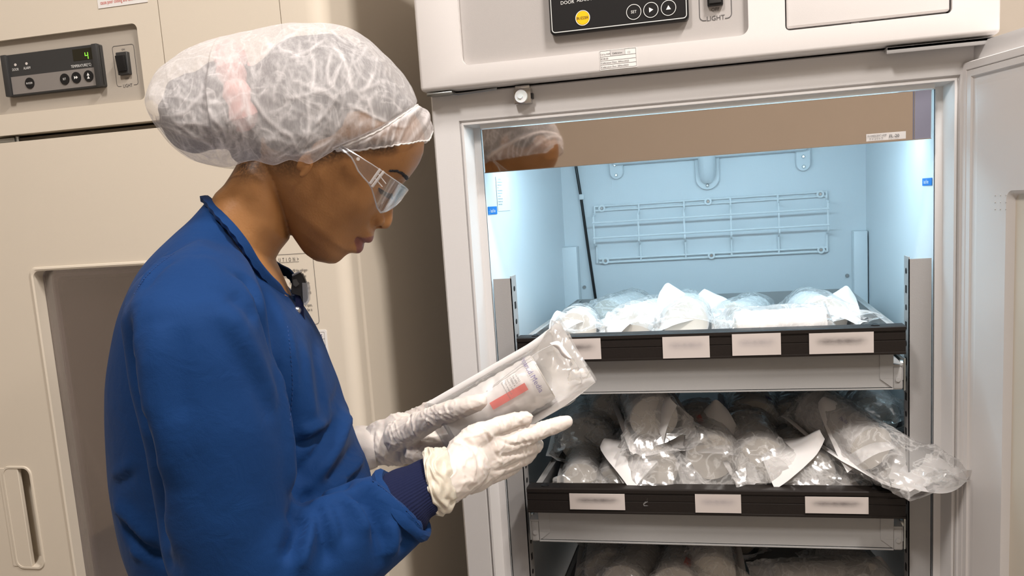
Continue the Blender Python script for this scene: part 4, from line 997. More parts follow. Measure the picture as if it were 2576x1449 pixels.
def tring(p, q, w_, e, ob, of, far=1):
    a, c = loc(P3(*p, ob)), loc(P3(*q, of)); return [LW((a.x + c.x) / 2 + (a.x - c.x) / 2 * math.copysign(abs(math.cos(t)) ** e, math.cos(t)), D0 + w_ * (far if math.sin(t) > 0 else 1) * math.copysign(abs(math.sin(t)) ** e, math.sin(t)), (a.z + c.z) / 2 + (a.z - c.z) / 2 * math.copysign(abs(math.cos(t)) ** e, math.cos(t))) for t in [2 * pi * k / 48 for k in range(48)]]
loft(gb, smoothrings([tring(p, q, w_, .85 if i > 4 else 1, -.038 * min(1, max(0, i - 1) / 5), .020 * min(1, max(0, i - 2) / 5), min(1, .68 + .10 * i)) for i, (p, q, w_) in enumerate(T)]), True, True, True)
c0 = loc(P3(620, 1790)); c0z = c0.z
rings = []
for k, (dz, rf, rl) in enumerate([(0.03, .125, .19), (-.05, .135, .205), (-.12, .14, .215), (-.16, .142, .22)]):
    rings.append([LW(c0.x + .01 * k + rf * math.cos(t), D0 + rl * math.sin(t), c0z + dz) for t in [2 * pi * i / 48 for i in range(48)]])
loft(gb, rings, True, True, True)
SL = [((505, 600), (610, 640), -.10, .045), ((430, 640), (640, 690), -.135, .055), ((352, 700), (652, 722), -.160, .060), ((313, 765), (664, 762), -.178, .064), ((318, 850), (676, 850), -.188, .066), ((333, 963), (694, 963), -.192, .067), ((355, 1049), (713, 1049), -.195, .067), ((373, 1123), (727, 1123), -.195, .066), ((385, 1210), (733, 1200), -.195, .065), ((400, 1330), (738, 1250), -.195, .064),
      ((445, 1470), (755, 1268), -.193, .062), ((560, 1600), (785, 1258), -.190, .060), ((720, 1610), (822, 1238), -.183, .058), ((850, 1540), (862, 1222), -.173, .055), ((945, 1458), (900, 1210), -.163, .051), ((1020, 1390), (930, 1203), -.152, .047), ((1062, 1352), (944, 1201), -.146, .044), ((1071, 1340), (953, 1202), -.144, .042)]
loft(gb, smoothrings([ringpq(p, q, o_, w_) for p, q, o_, w_ in SL]), True, True, True)
limb(gb, [(P3(585, 765, .10), .055), (P3(600, 820, .155), .062), (P3(635, 920, .19), .064), (P3(660, 1080, .205), .062), (P3(700, 1180, .20), .062), (P3(770, 1175, .165), .052), (P3(820, 1155, .135), .043), (P3(848, 1146, .118), .036)], n=28)
gown = obj('gown', gb, None, PE); remesh(gown, .0050, 6, .5)
V = verts(gown); N = norms(gown)
def tree(o, V): return BVHTree.FromPolygons([Vector(v) for v in V], [tuple(p.vertices) for p in o.data.polygons])
gT = tree(gown, V)
def gz(x, y): return 250 + x / 1.748, 620 + y / 1.748
def castp(T_, u, v):
    r = ray(u, v).normalized(); h = T_.ray_cast(EYE, r); return (np.array(h[0]), np.array(h[1])) if h[0] else (None, None)
def fold(V, N, T_, pts, rad, amt, conv=gz, taper=True):
    C_ = catmull([np.array(conv(*p)) for p in pts], 5); P = []
    for u, v in C_:
        p, n_ = castp(T_, u, v)
        if p is not None: P.append(p)
    if len(P) < 2: return V
    best = np.full(len(V), 9.); tt = np.zeros(len(V))
    for i in range(len(P) - 1):
        p, q = P[i], P[i + 1]; e_ = q - p
        if np.linalg.norm(e_) > .06: continue
        t = np.clip(((V - p) @ e_) / (e_ @ e_ + 1e-12), 0, 1); D = np.linalg.norm(V - p - t[:, None] * e_, axis=1)
        m_ = D < best; best = np.where(m_, D, best); tt = np.where(m_, (i + t) / (len(P) - 1), tt)
    w_ = np.exp(-(best / rad) ** 2) * amt
    if taper: w_ = w_ * np.clip(np.sin(np.pi * np.clip(tt, .04, .96)) * 1.6, 0, 1)
    return V + N * w_[:, None]
FO = [  # outline of the sleeve against the back
 ([(112, 230), (118, 420), (135, 560), (170, 720), (212, 850), (236, 1000), (240, 1180), (262, 1290), (318, 1385)], .016, -.016),
 ([(135, 240), (145, 430), (165, 570), (200, 720), (240, 850), (262, 1000), (268, 1180)], .012, .005),
 ([(270, 300), (262, 480), (275, 700), (300, 920), (330, 1100)], .018, .004), ([(215, 420), (225, 620), (245, 760)], .009, .0025), ([(340, 330), (345, 560), (370, 800)], .012, -.002),
 # sleeve front edge and the hollow beside it
 ([(590, 120), (648, 145), (697, 212), (722, 285), (740, 370), (755, 460)], .0075, -.0085), ([(765, 500), (775, 580), (800, 720), (824, 870), (832, 1010), (836, 1110)], .010, .0045),
 ([(700, 140), (752, 230), (772, 340), (790, 470), (808, 600), (838, 740), (862, 870), (868, 1000), (862, 1100)], .013, -.011),
 ([(520, 255), (600, 350), (680, 480), (740, 620), (775, 740)], .016, .0032), ([(480, 300), (560, 400), (640, 520), (715, 660), (765, 820)], .012, -.0022),
 ([(560, 200), (650, 260), (700, 330)], .014, -.003), 
 # chest
 ([(1015, 775), (950, 800), (895, 835), (845, 885)], .0075, .0050), ([(1025, 800), (960, 828), (905, 865), (850, 930)], .0080, -.0085),
 ([(1090, 715), (1075, 780), (1040, 870), (990, 950), (920, 1040)], .012, .0060), ([(1055, 740), (1030, 830), (985, 900), (915, 985), (870, 1060)], .011, -.0080),
 ([(1140, 840), (1110, 920), (1060, 990), (990, 1045)], .010, -.0050), ([(1165, 900), (1130, 960), (1080, 1015), (1000, 1062)], .008, .0040), ([(1195, 960), (1100, 1030), (960, 1090), (880, 1110)], .008, -.0060),
 ([(950, 340), (960, 480), (975, 620), (985, 740)], .012, -.0025), ([(905, 400), (915, 560), (930, 700), (940, 780)], .010, .0025), ([(1060, 590), (1050, 660), (1020, 715)], .008, -.002),
 ([(820, 340), (838, 480), (846, 620), (836, 780)], .0045, -.0025), ([(840, 340), (856, 480), (864, 620), (852, 780)], .0045, .0015),
 # elbow and forearm
 ([(838, 1120), (872, 1180), (880, 1230), (850, 1320), (815, 1420)], .010, -.0100), ([(868, 1130), (905, 1180), (912, 1250), (890, 1350), (860, 1440)], .009, .0060),
 ([(905, 1130), (950, 1160), (985, 1250), (1000, 1340), (1020, 1440)], .012, -.0060), ([(945, 1120), (990, 1170), (1020, 1240), (1040, 1330)], .010, .0040),
 ([(1040, 1095), (1045, 1130), (1070, 1190), (1080, 1260), (1080, 1330)], .010, -.0035), ([(1100, 1060), (1160, 1110), (1210, 1180), (1235, 1260), (1232, 1370)], .0095, -.0100),
 ([(1085, 1090), (1140, 1140), (1175, 1200), (1180, 1290)], .009, .0045), ([(1130, 1030), (1210, 1075), (1290, 1150), (1370, 1230), (1425, 1268)], .0070, .0060), ([(1180, 1035), (1260, 1090), (1330, 1160), (1400, 1225)], .0065, -.0070),
 ([(1265, 1200), (1290, 1290), (1275, 1380)], .009, .0040), ([(1330, 1230), (1360, 1290), (1310, 1340)], .008, -.003), 
 # back, lower left
 ([(50, 1010), (100, 985), (150, 945)], .006, .0014), ([(55, 1050), (110, 1030), (170, 995)], .006, -.0014), ([(55, 1130), (120, 1180), (190, 1260), (260, 1330)], .012, .004), ([(85, 1190), (150, 1270), (230, 1350), (330, 1420)], .010, -.005), ([(130, 1330), (200, 1360), (300, 1410)], .008, .003),
 ([(330, 20), (240, 90), (170, 180)], .005, .0016), ([(345, 40), (255, 110), (180, 205)], .005, -.0016), ([(430, 30), (480, 120), (520, 220)], .02, .002)]
for pts, rad, amt in FO: V = fold(V, N, gT, pts, rad * .85, amt * (1.7 if abs(amt) < .008 else 1.3))
fv = np.array([noise.fractal(Vector((v[0] * 9, v[1] * 9, v[2] * 6)), 1.0, 2.0, 3) for v in V])
V = V + N * (fv * .0016)[:, None]
setverts(gown, V)
def clothmat(name, c1, c2, weave=1500, bump=.25, rough=.75):
    m = mat(name, c1, rough, sheen=.03, spec=.12); nt = m.node_tree; B = nt.nodes['Principled BSDF']; Nn = nt.nodes.new; Lk = nt.links.new
    tc = Nn('ShaderNodeTexCoord'); n = Nn('ShaderNodeTexNoise'); n.inputs['Scale'].default_value = 12; n.inputs['Detail'].default_value = 6; Lk(tc.outputs['Object'], n.inputs['Vector'])
    mx = Nn('ShaderNodeMix'); mx.data_type = 'RGBA'; mx.inputs[6].default_value = (*c1, 1); mx.inputs[7].default_value = (*c2, 1); Lk(n.outputs[0], mx.inputs[0]); Lk(mx.outputs[2], B.inputs['Base Color'])
    n3 = Nn('ShaderNodeTexNoise'); n3.inputs['Scale'].default_value = weave; Lk(tc.outputs['Object'], n3.inputs['Vector'])
    n4 = Nn('ShaderNodeTexNoise'); n4.inputs['Scale'].default_value = 45; n4.inputs['Detail'].default_value = 5; n4.inputs['Distortion'].default_value = .8; Lk(tc.outputs['Object'], n4.inputs['Vector'])
    b1 = Nn('ShaderNodeBump'); b1.inputs['Strength'].default_value = bump; b1.inputs['Distance'].default_value = .0006; Lk(n3.outputs[0], b1.inputs['Height'])
    b2 = Nn('ShaderNodeBump'); b2.inputs['Strength'].default_value = .35; b2.inputs['Distance'].default_value = .003; Lk(n4.outputs[0], b2.inputs['Height']); Lk(b1.outputs[0], b2.inputs['Normal']); Lk(b2.outputs[0], B.inputs['Normal'])
    return m
M['gown'] = clothmat('royal_blue_cotton', (.0040, .026, .100), (.0055, .036, .132)); M['navy'] = clothmat('navy_knit', (.006, .008, .030), (.010, .014, .045), 900, .5, .85)
gown.data.materials.append(M['gown']); finish(gown, True, 180)
gT = tree(gown, V)
# collar binding: a band round the neck opening
near = [(529, 498, 0), (545, 514, -.030), (568, 542, -.050), (596, 572, -.062), (625, 610, -.066), (652, 655, -.062), (680, 690, -.050), (703, 713, -.034), (717, 734, -.018), (732, 744, 0)]
nl = [loc(P3(u, v, o_)) for u, v, o_ in near]; farl = [LW(q.x, 2 * D0 - q.y, q.z) for q in nl[::-1][1:-1]]
# the far side stands a little higher at the throat
loopc = [LW(q.x, q.y, q.z) for q in nl] + [P3(744, 744, .006), P3(750, 722, .018), P3(744, 698, .028), P3(728, 677, .038), P3(704, 664, .046), P3(665, 636, .048), P3(625, 598, .046), P3(586, 558, .036), P3(552, 518, .020)]
C_ = [Vector(p) for p in catmull([list(p) for p in loopc + [loopc[0]]], 8)][:-1]
cen = sum(C_, Vector()) / len(C_); b = NB(); rings = []
for i, p in enumerate(C_):
    t = (C_[(i + 1) % len(C_)] - C_[i - 1]).normalized(); o_ = (p - cen); o_ = (o_ - t * o_.dot(t)).normalized(); u_ = t.cross(o_).normalized()
    if u_.z < 0: u_ = -u_
    dn_ = (o_ * .55 - u_ * .80).normalized(); nn = (o_ * .8 + u_ * .55).normalized()
    w1 = .0105 + .0006 * math.sin(i * 1.3)
    rings.append([p + nn * .0012, p + nn * .0030 + dn_ * .002, p + nn * .0034 + dn_ * w1 * .5, p + nn * .0030 + dn_ * w1, p - nn * .002 + dn_ * w1, p - nn * .0015])
loft(b, rings + [rings[0]], True); obj('collar', b, M['gown'], gown, angle=60)
# stitching on the collar and the raglan seam
def seamline(pts, conv, name, r=.00045, parent=None, T_=None, step=3):
    C2 = catmull([np.array(conv(*p)) for p in pts], 14); b = NB(); P = [castp(T_ or gT, u, v)[0] for u, v in C2]
    for i in range(0, len(P) - 1, 2):
        if P[i] is not None and P[i + 1] is not None and np.linalg.norm(P[i] - P[i + 1]) < .02: tube(b, [Vector(P[i]) - ray(1288, 859).normalized() * .0004, Vector(P[i + 1]) - ray(1288, 859).normalized() * .0004], r, 4)
    o = obj(name, b, M['stitch'], parent); o['kind'] = 'stuff'; return o
M['stitch'] = mat('blue_thread', (.012, .045, .16), .8)
seamline([(828, 350), (842, 480), (850, 620), (838, 780)], gz, 'seam_stitching', parent=gown)
seamline([(330, 30), (262, 80), (200, 140), (150, 215)], gz, 'seam_stitching', parent=gown)
seamline([(1190, 1022), (1270, 1080), (1340, 1150), (1400, 1215), (1432, 1255)], gz, 'seam_stitching', parent=gown)
# raised hem where the sleeve meets the knit cuff
b = NB(); hr = ringpq((1072, 1338), (950, 1200), -.144, .044, 40); c = sum(hr, Vector()) / 40
rr_ = []
axh = (P3(1100, 1200, -.12) - P3(1010, 1270, -.14)).normalized()
for i, p in enumerate(hr):
    d = (p - c).normalized(); rr_.append([p + (d * math.cos(s) * .0045 + axh * math.sin(s) * .0060) * (1 + .15 * math.sin(i * 1.1)) for s in [2 * pi * k / 8 for k in range(8)]])
loft(b, rr_ + [rr_[0]], True); obj('sleeve_hem', b, M['gown'], gown)
# knit cuffs with ribs
def knit(rings, name, ribs=60):
    R_ = smoothrings(rings, 8); b = NB(); n = len(R_[0]); out = []
    for i, r in enumerate(R_):
        c = sum(r, Vector()) / n; out.append([c + (p - c) * (1 + .012 * math.sin(2 * pi * k * ribs / n) + .015 * math.sin(i * .55 + k * .08)) for k, p in enumerate(r)])
    loft(b, out, True, True, True); return obj(name, b, M['navy'], gown, angle=180)
knit([ringpq((1066, 1326), (950, 1204), -.143, .036, 240), ringpq((1082, 1300), (985, 1190), -.137, .033, 240), ringpq((1098, 1284), (1025, 1175), -.130, .030, 240), ringpq((1118, 1262), (1064, 1158), -.122, .028, 240), ringpq((1140, 1250), (1090, 1140), -.115, .027, 240)], 'knit_cuff')
knit([ringpq((860, 1176), (860, 1094), .110, .030, 240), ringpq((890, 1176), (885, 1092), .100, .027, 240), ringpq((920, 1170), (915, 1088), .090, .023, 240)], 'knit_cuff')
# legs and shoes below the frame
for s in (-1, 1):
    b = NB(); fc = c0.x + .02
    limb(b, [(LW(fc, D0 + s * .09, c0z - .02), .095), (LW(fc + .01, D0 + s * .095, -.85), .078), (LW(fc + .012, D0 + s * .10, -1.05), .066), (LW(fc, D0 + s * .10, -1.30), .058), (LW(fc, D0 + s * .10, -1.33), .055)], n=24)
    o = obj('trouser_leg', b, M['gown'], PE)
    b = NB(); blob(b, LW(fc + .05, D0 + s * .10, -1.385), (.125, .045, .036), (Fv, Lv, ZD)); blob(b, LW(fc - .01, D0 + s * .10, -1.365), (.055, .040, .048), (Fv, Lv, ZD))
    o = obj('shoe', b, M['black'], PE); remesh(o, .006, 4)
    V_ = verts(o); V_[:, 2] = np.maximum(V_[:, 2], .002); setverts(o, V_)

# ================================================================== gloved hands
def h3(x, y): return 860 + x / 3.019, 820 + y / 3.019
def H(u, v, off): return P3(u, v, off)
rb = NB()
UPi = (P3(1150, 1100, -.08) - P3(1190, 1230, -.08)).normalized(); AXi = (P3(1260, 1120, -.06) - P3(1120, 1200, -.10)).normalized()
blob(rb, H(1150, 1190, -.098), (.032, .026, .019), (AXi, UPi, Lv)); blob(rb, H(1190, 1158, -.085), (.038, .0335, .017), (AXi, UPi, Lv)); blob(rb, H(1228, 1140, -.072), (.032, .032, .0150), (AXi, UPi, Lv)); blob(rb, H(1205, 1185, -.075), (.032, .022, .0170), (AXi, UPi, Lv))
limb(rb, [(H(1112, 1212, -.117), .0255), (H(1140, 1195, -.105), .0265), (H(1170, 1175, -.092), .027)], 20, 4)
limb(rb, [(H(1160, 1135, -.088), .0155), (H(1198, 1097, -.080), .0140), (H(1232, 1083, -.068), .0112), (H(1262, 1070, -.056), .0112), (H(1295, 1060, -.047), .0098), (H(1322, 1052, -.043), .0082)], 16, 4)     # thumb
limb(rb, [(H(1228, 1128, -.072), .0130), (H(1275, 1115, -.058), .0112), (H(1322, 1099, -.046), .0105), (H(1365, 1082, -.035), .0098), (H(1405, 1068, -.026), .0092), (H(1425, 1061, -.022), .0078)], 16, 4)    # index
limb(rb, [(H(1235, 1150, -.068), .0130), (H(1285, 1140, -.050), .0115), (H(1325, 1126, -.034), .0105), (H(1345, 1120, -.012), .0098), (H(1340, 1112, .008), .0085)], 16, 4)
limb(rb, [(H(1225, 1178, -.066), .0130), (H(1275, 1165, -.048), .0112), (H(1314, 1150, -.030), .0105), (H(1330, 1138, -.008), .0095), (H(1318, 1125, .012), .0083)], 16, 4)
limb(rb, [(H(1198, 1205, -.066), .0120), (H(1245, 1192, -.050), .0102), (H(1285, 1176, -.034), .0094), (H(1300, 1160, -.014), .0085), (H(1292, 1148, .004), .0075)], 16, 4)
lb_ = NB()
UPl = (P3(960, 1060, .09) - P3(985, 1165, .09)).normalized(); AXl = (P3(1080, 1110, .07) - P3(930, 1125, .09)).normalized()
limb(lb_, [(H(905, 1130, .098), .0245), (H(940, 1122, .090), .0255), (H(975, 1115, .082), .0265)], 20, 4)
blob(lb_, H(985, 1112, .078), (.040, .031, .018), (AXl, UPl, Lv)); blob(lb_, H(1030, 1125, .070), (.036, .022, .019), (AXl, UPl, Lv)); blob(lb_, H(1015, 1085, .070), (.030, .024, .017), (AXl, UPl, Lv))
limb(lb_, [(H(1005, 1095, .055), .0200), (H(1050, 1072, .030), .0158), (H(1085, 1053, .005), .0132), (H(1130, 1036, -.018), .0118), (H(1175, 1022, -.034), .0106), (H(1207, 1011, -.040), .0090)], 16, 4)         # thumb over the pouch
limb(lb_, [(H(1020, 1075, .085), .0160), (H(1060, 1046, .080), .0130), (H(1110, 1022, .070), .0115), (H(1165, 1003, .060), .0105), (H(1215, 995, .048), .0090)], 16, 4)                                        # index behind
limb(lb_, [(H(1050, 1115, .078), .0140), (H(1100, 1092, .078), .0120), (H(1160, 1068, .070), .0110), (H(1205, 1050, .058), .0090)], 16, 4)
limb(lb_, [(H(1050, 1125, .060), .0150), (H(1105, 1122, .058), .0125), (H(1160, 1108, .052), .0112), (H(1205, 1092, .044), .0095)], 16, 4)
limb(lb_, [(H(1045, 1135, .044), .0140), (H(1098, 1135, .036), .0118), (H(1145, 1130, .030), .0102), (H(1180, 1120, .024), .0085)], 16, 4)
M['glove'] = mat('white_latex_glove', (.66, .60, .555), .50, bump=.25, bscale=130, sss=.15, detail=5, spec=.35)
M['glovecuff'] = mat('cream_rolled_glove_cuff', (.60, .55, .46), .5, bump=.5, bscale=90, sss=.15)
def glove(bm, lab, folds, seed):
    o = obj('glove', bm, M['glove'], PE); o['label'] = lab; remesh(o, .0016, 5, .5)
    V = verts(o); N = norms(o); T_ = tree(o, V)
    for pts, rad, amt in folds: V = fold(V, N, T_, pts, rad, amt, conv=h3)
    d = np.zeros(len(V))
    for i, v in enumerate(V):
        q = Vector(v) * 1.0; wv = noise.noise_vector(q * 28 + Vector((seed, 0, 0)))
        f_ = q.dot(Fv); z_ = q.z; l_ = q.dot(Lv); s_ = f_ * .8 + z_ * .45; t_ = -f_ * .45 + z_ * .8
        n1 = noise.noise(Vector((s_ * 105 + wv.x * 2.0, t_ * 34 + wv.y * 1.5, l_ * 40 + seed))); n2 = noise.noise(Vector((s_ * 45 + wv.z * 2.5, t_ * 70 + wv.x * 2, l_ * 40 + 9)))
        am = .35 + .65 * min(1, max(0, noise.noise(q * 14 + Vector((5, seed, 0))) * 2 + .6)); d[i] = am * (.0011 * max(0, 1 - abs(n1) * 4.0) ** 1.5 + .0010 * max(0, 1 - abs(n2) * 4.5) ** 1.5) - .0003
    V = V + N * d[:, None]; setverts(o, V); o.data.materials.clear(); o.data.materials.append(M['glove']); finish(o, True, 180); return o
gloveR = glove(rb, 'white gloved near hand holding the pouch from below', [
    ([(1150, 840), (1250, 815), (1360, 770), (1440, 745)], .0022, -.0030), ([(1060, 760), (1110, 820), (1150, 845)], .0022, .0020), ([(1140, 850), (1190, 960), (1210, 1060)], .0028, .0020), ([(1180, 850), (1290, 900), (1400, 890), (1470, 875)], .0022, -.0022),
    ([(1180, 990), (1300, 975), (1400, 965)], .0022, -.0024), ([(1160, 1100), (1250, 1080), (1330, 1040)], .0022, -.0022), ([(860, 860), (940, 940), (1000, 1040), (1000, 1150)], .0035, .0022), ([(900, 850), (980, 920), (1035, 1010), (1040, 1120)], .0030, -.0020), ([(890, 1200), (960, 1180), (1010, 1190)], .0025, .0018),
    ([(1170, 720), (1190, 760), (1200, 800)], .0013, .0014), ([(1215, 705), (1235, 745), (1240, 785)], .0013, -.0014), ([(1260, 690), (1275, 730), (1285, 770)], .0013, .0014), ([(1310, 680), (1320, 710), (1335, 745)], .0013, -.0014), ([(1355, 665), (1360, 700), (1370, 730)], .0012, .0014)], 3)
gloveL = glove(lb_, 'white gloved far hand with its thumb across the pouch', [
    ([(545, 650), (535, 720), (560, 800), (600, 860)], .0024, .0020), ([(520, 660), (515, 740), (545, 830)], .0024, -.0020), ([(350, 780), (380, 880), (350, 960)], .0020, .0016), ([(250, 790), (230, 900), (240, 1000)], .0022, -.0018), ([(640, 690), (660, 760)], .0013, .0014), ([(690, 660), (715, 730)], .0013, -.0014), ([(740, 640), (760, 710)], .0013, .0014), ([(800, 620), (820, 680)], .0013, -.0012), ([(480, 880), (500, 960), (490, 1020)], .002, .0015)], 8)
# rolled glove cuff, crumpled
b = NB()
R_ = smoothrings([ringpq((1083, 1280), (1063, 1150), -.124, .0300, 96), ringpq((1098, 1287), (1066, 1140), -.122, .0335, 96), ringpq((1120, 1290), (1078, 1132), -.118, .0345, 96), ringpq((1142, 1268), (1100, 1128), -.112, .0330, 96), ringpq((1154, 1245), (1124, 1128), -.106, .0290, 96)], 9)
out = []
for i, r in enumerate(R_):
    c = sum(r, Vector()) / len(r); row = []
    for k, p in enumerate(r):
        a_ = 2 * pi * k / 96; wv = noise.noise(Vector((math.cos(a_) * 2, math.sin(a_) * 2, i * .10)))
        row.append(c + (p - c) * (1 + .05 * math.sin(i * .42 + 6 * wv + 1.4 * math.sin(2 * a_)) + .045 * noise.noise(Vector((math.cos(a_) * 4, math.sin(a_) * 4, i * .22)))))
    out.append(row)
loft(b, out, True); M['glovecuff'].use_backface_culling = False
obj('glove_cuff', b, M['glovecuff'], gloveR, angle=180)
b = NB()
R_ = smoothrings([ringpq((908, 1186), (893, 1073), .096, .0300, 64), ringpq((930, 1180), (915, 1072), .092, .0300, 64), ringpq((950, 1172), (938, 1074), .088, .027, 64)], 7)
loft(b, [[(sum(r, Vector()) / 64) + (p - sum(r, Vector()) / 64) * (1 + .04 * noise.noise(Vector(p) * 90)) for p in r] for r in R_], True); obj('glove_cuff', b, M['glove'], gloveL, angle=180)

# ================================================================== safety glasses
cols = [((858, 366), (853, 372), -.0775), ((873, 375), (868, 381), -.0785), ((890, 385), (884, 396), -.0790), ((905, 394), (893, 412), -.0790), ((920, 404), (901, 430), -.0790), ((935, 413), (914, 446), -.0785), ((950, 423), (926, 459), -.0775), ((962, 431), (935, 474), -.0760),
        ((975, 440), (942, 498), -.0730), ((988, 449), (949, 523), -.0680), ((1000, 457), (957, 534), -.0600), ((1009, 463), (969, 531), -.0500), ((1016, 468), (983, 523), -.0390), ((1021, 472), (997, 511), -.0270), ((1024, 475), (1009, 499), -.0140), ((1025, 477), (1014, 488), 0)]
def gcol(p, q, off, n=10):
    a, c = P3(*p, off), P3(*q, off); return [a.lerp(c, k / n) for k in range(n + 1)]
nearC = [gcol(*c) for c in cols]
def mir(p): q = loc(p); return LW(q.x, 2 * D0 - q.y, q.z)
allC = nearC + [[mir(p) for p in c] for c in nearC[::-1][1:]]
M['lens'] = glassmat('clear_polycarbonate', (.95, .96, .97), .05, .03, .03, (.85, .85, .9))
M['lensrim'] = glassmat('clear_lens_edge', (.95, .95, .97), .6, .15, .35, (.95, .93, .92))
SG = thing('safety_glasses', 'clear wraparound safety glasses on the face of the person', 'safety glasses', P3(1000, 480))
b = NB(); lay = [allC[7:-7]]
cc3 = HW(.02, .02, 0)
def thick(rows, t):
    out = []
    for i, r in enumerate(rows):
        out.append([p + (p - cc3).normalized() * t for p in r])
    return out
rows = allC[7:-7]; o2 = thick(rows, .0020)
loft(b, [r + o2[i][::-1] for i, r in enumerate(rows)], True, True, True); obj('lens', b, M['lens'], SG, angle=50)
for rows in (allC[:8], allC[-8:]):
    b = NB(); o2 = thick(rows, .0018); loft(b, [r + o2[i][::-1] for i, r in enumerate(rows)], True, True, True); obj('temple_arm', b, M['lens'], SG, angle=50)
b = NB(); tube(b, [c[0] for c in allC], .0006, 6); tube(b, [c[-1] for c in allC[:16]], .0009, 6); tube(b, [c[-1] for c in allC[15:]], .0009, 6); obj('rim', b, M['lensrim'], SG)
for sgn in (0, 1):
    q = (lambda p: p) if sgn == 0 else mir
    b = NB()
    for (x0, y0, x1, y1) in ((957, 425, 931, 462), (966, 431, 936, 470)):
        tube(b, [q(P3(x0, y0, -.0795)), q(P3((x0 + x1) / 2, (y0 + y1) / 2, -.0800)), q(P3(x1, y1, -.0790))], .0015, 8)
    obj('hinge_bar', b, M['lensrim'], SG)
    for (x0, y0, x1, y1) in ((943, 448, 962, 470), (952, 438, 971, 462)):
        b = NB(); tube(b, [q(P3(x0, y0, -.0800)), q(P3(x1, y1, -.0785))], .0006, 6); obj('vent_slot', b, M['lensrim'], SG)
b = NB(); p = P3(901, 400, -.0815); cyl(b, p, p - Lv * .001, .0018, 14); obj('rivet', b, M['lensrim'], SG)

# ================================================================== badge holder on a lanyard
def q7(x, y): return 700 + x / 4.527, 600 + y / 4.527
def slab(bm, pts, off, t, dx=0, n=1):
    """flat outline in the plane of her profile, t thick sideways"""
    lo = [P3(*q7(x, y), off) for x, y in pts]; loft(bm, [lo, [p + Lv * t for p in lo]], True, True, True)
BD = thing('badge_clip', 'black clip with a clear badge holder at the neckline of the gown', 'badge holder', P3(752, 720, -.01))
b = NB(); slab(b, [(150, 430), (215, 385), (265, 392), (300, 460), (318, 520), (330, 700), (300, 745), (265, 725), (262, 640), (205, 640), (140, 636), (160, 560)], -.016, .014)
bmesh.ops.bevel(b, geom=list(b.edges), offset=.0012, segments=2, affect='EDGES'); obj('clip_body', b, M['black'], BD)
b = NB(); slab(b, [(165, 470), (205, 462), (240, 520), (200, 552), (170, 530)], -.0175, .003); obj('clip_lever', b, M['charcoal'], BD)
b = NB(); slab(b, [(272, 505), (325, 505), (345, 560), (347, 715), (330, 745), (322, 760), (296, 760), (282, 720)], -.018, .020); slab(b, [(155, 410), (232, 372), (246, 390), (160, 432)], -.018, .02); obj('clear_holder', b, glassmat('clear_badge_plastic', (.75, .78, .85), .5, .1, .22, (.6, .65, .75)), BD)
b = NB(); slab(b, [(195, 650), (262, 645), (285, 740), (290, 860), (325, 1030), (240, 900), (200, 830)], -.014, .004); obj('strap', b, M['navy'], BD)
b = NB(); p = P3(*q7(218, 815), -.0165); cyl(b, p, p - Lv * .003, .0042, 20); cyl(b, p - Lv * .003, p - Lv * .0042, .0030, 20, .0015); obj('snap_button', b, M['chrome'], BD)

# ================================================================== media pouches
M['film'] = glassmat('clear_pouch_film', (.95, .95, .95), .3, .12, .20, (.93, .92, .91), bump=.35, bscale=45, crinkle=.28)
M['filmmilk'] = glassmat('milky_pouch_film', (.96, .96, .96), .3, .14, .19, (.95, .94, .93), bump=.25, bscale=40)
M['filmedge'] = glassmat('pouch_film_edge', (.95, .95, .95), .9, .2, .45, (.92, .92, .92))
M['paper'] = mat('white_pouch_paper', (.72, .70, .69), .6, bump=.2, bscale=60, sss=.1)
M['roll'] = mat('white_wrapped_plate_stack', (.80, .77, .75), .45, bump=.2, bscale=70)
M['agar'] = mat('cream_agar_plate', (.78, .73, .66), .3, bump=.15, bscale=60)
M['violet'] = mat('violet_print', (.11, .07, .33), .6); M['redblock'] = mat('red_orange_block', (.80, .045, .015), .5)
def wrapmesh(o, T_, d, back=.15, lift=.0005):
    V_ = verts(o); d = Vector(d).normalized()
    for i, v in enumerate(V_):
        h = T_.ray_cast(Vector(v) - d * back, d)
        if h[0] is not None: V_[i] = np.array(h[0] - d * lift)
    setverts(o, V_)
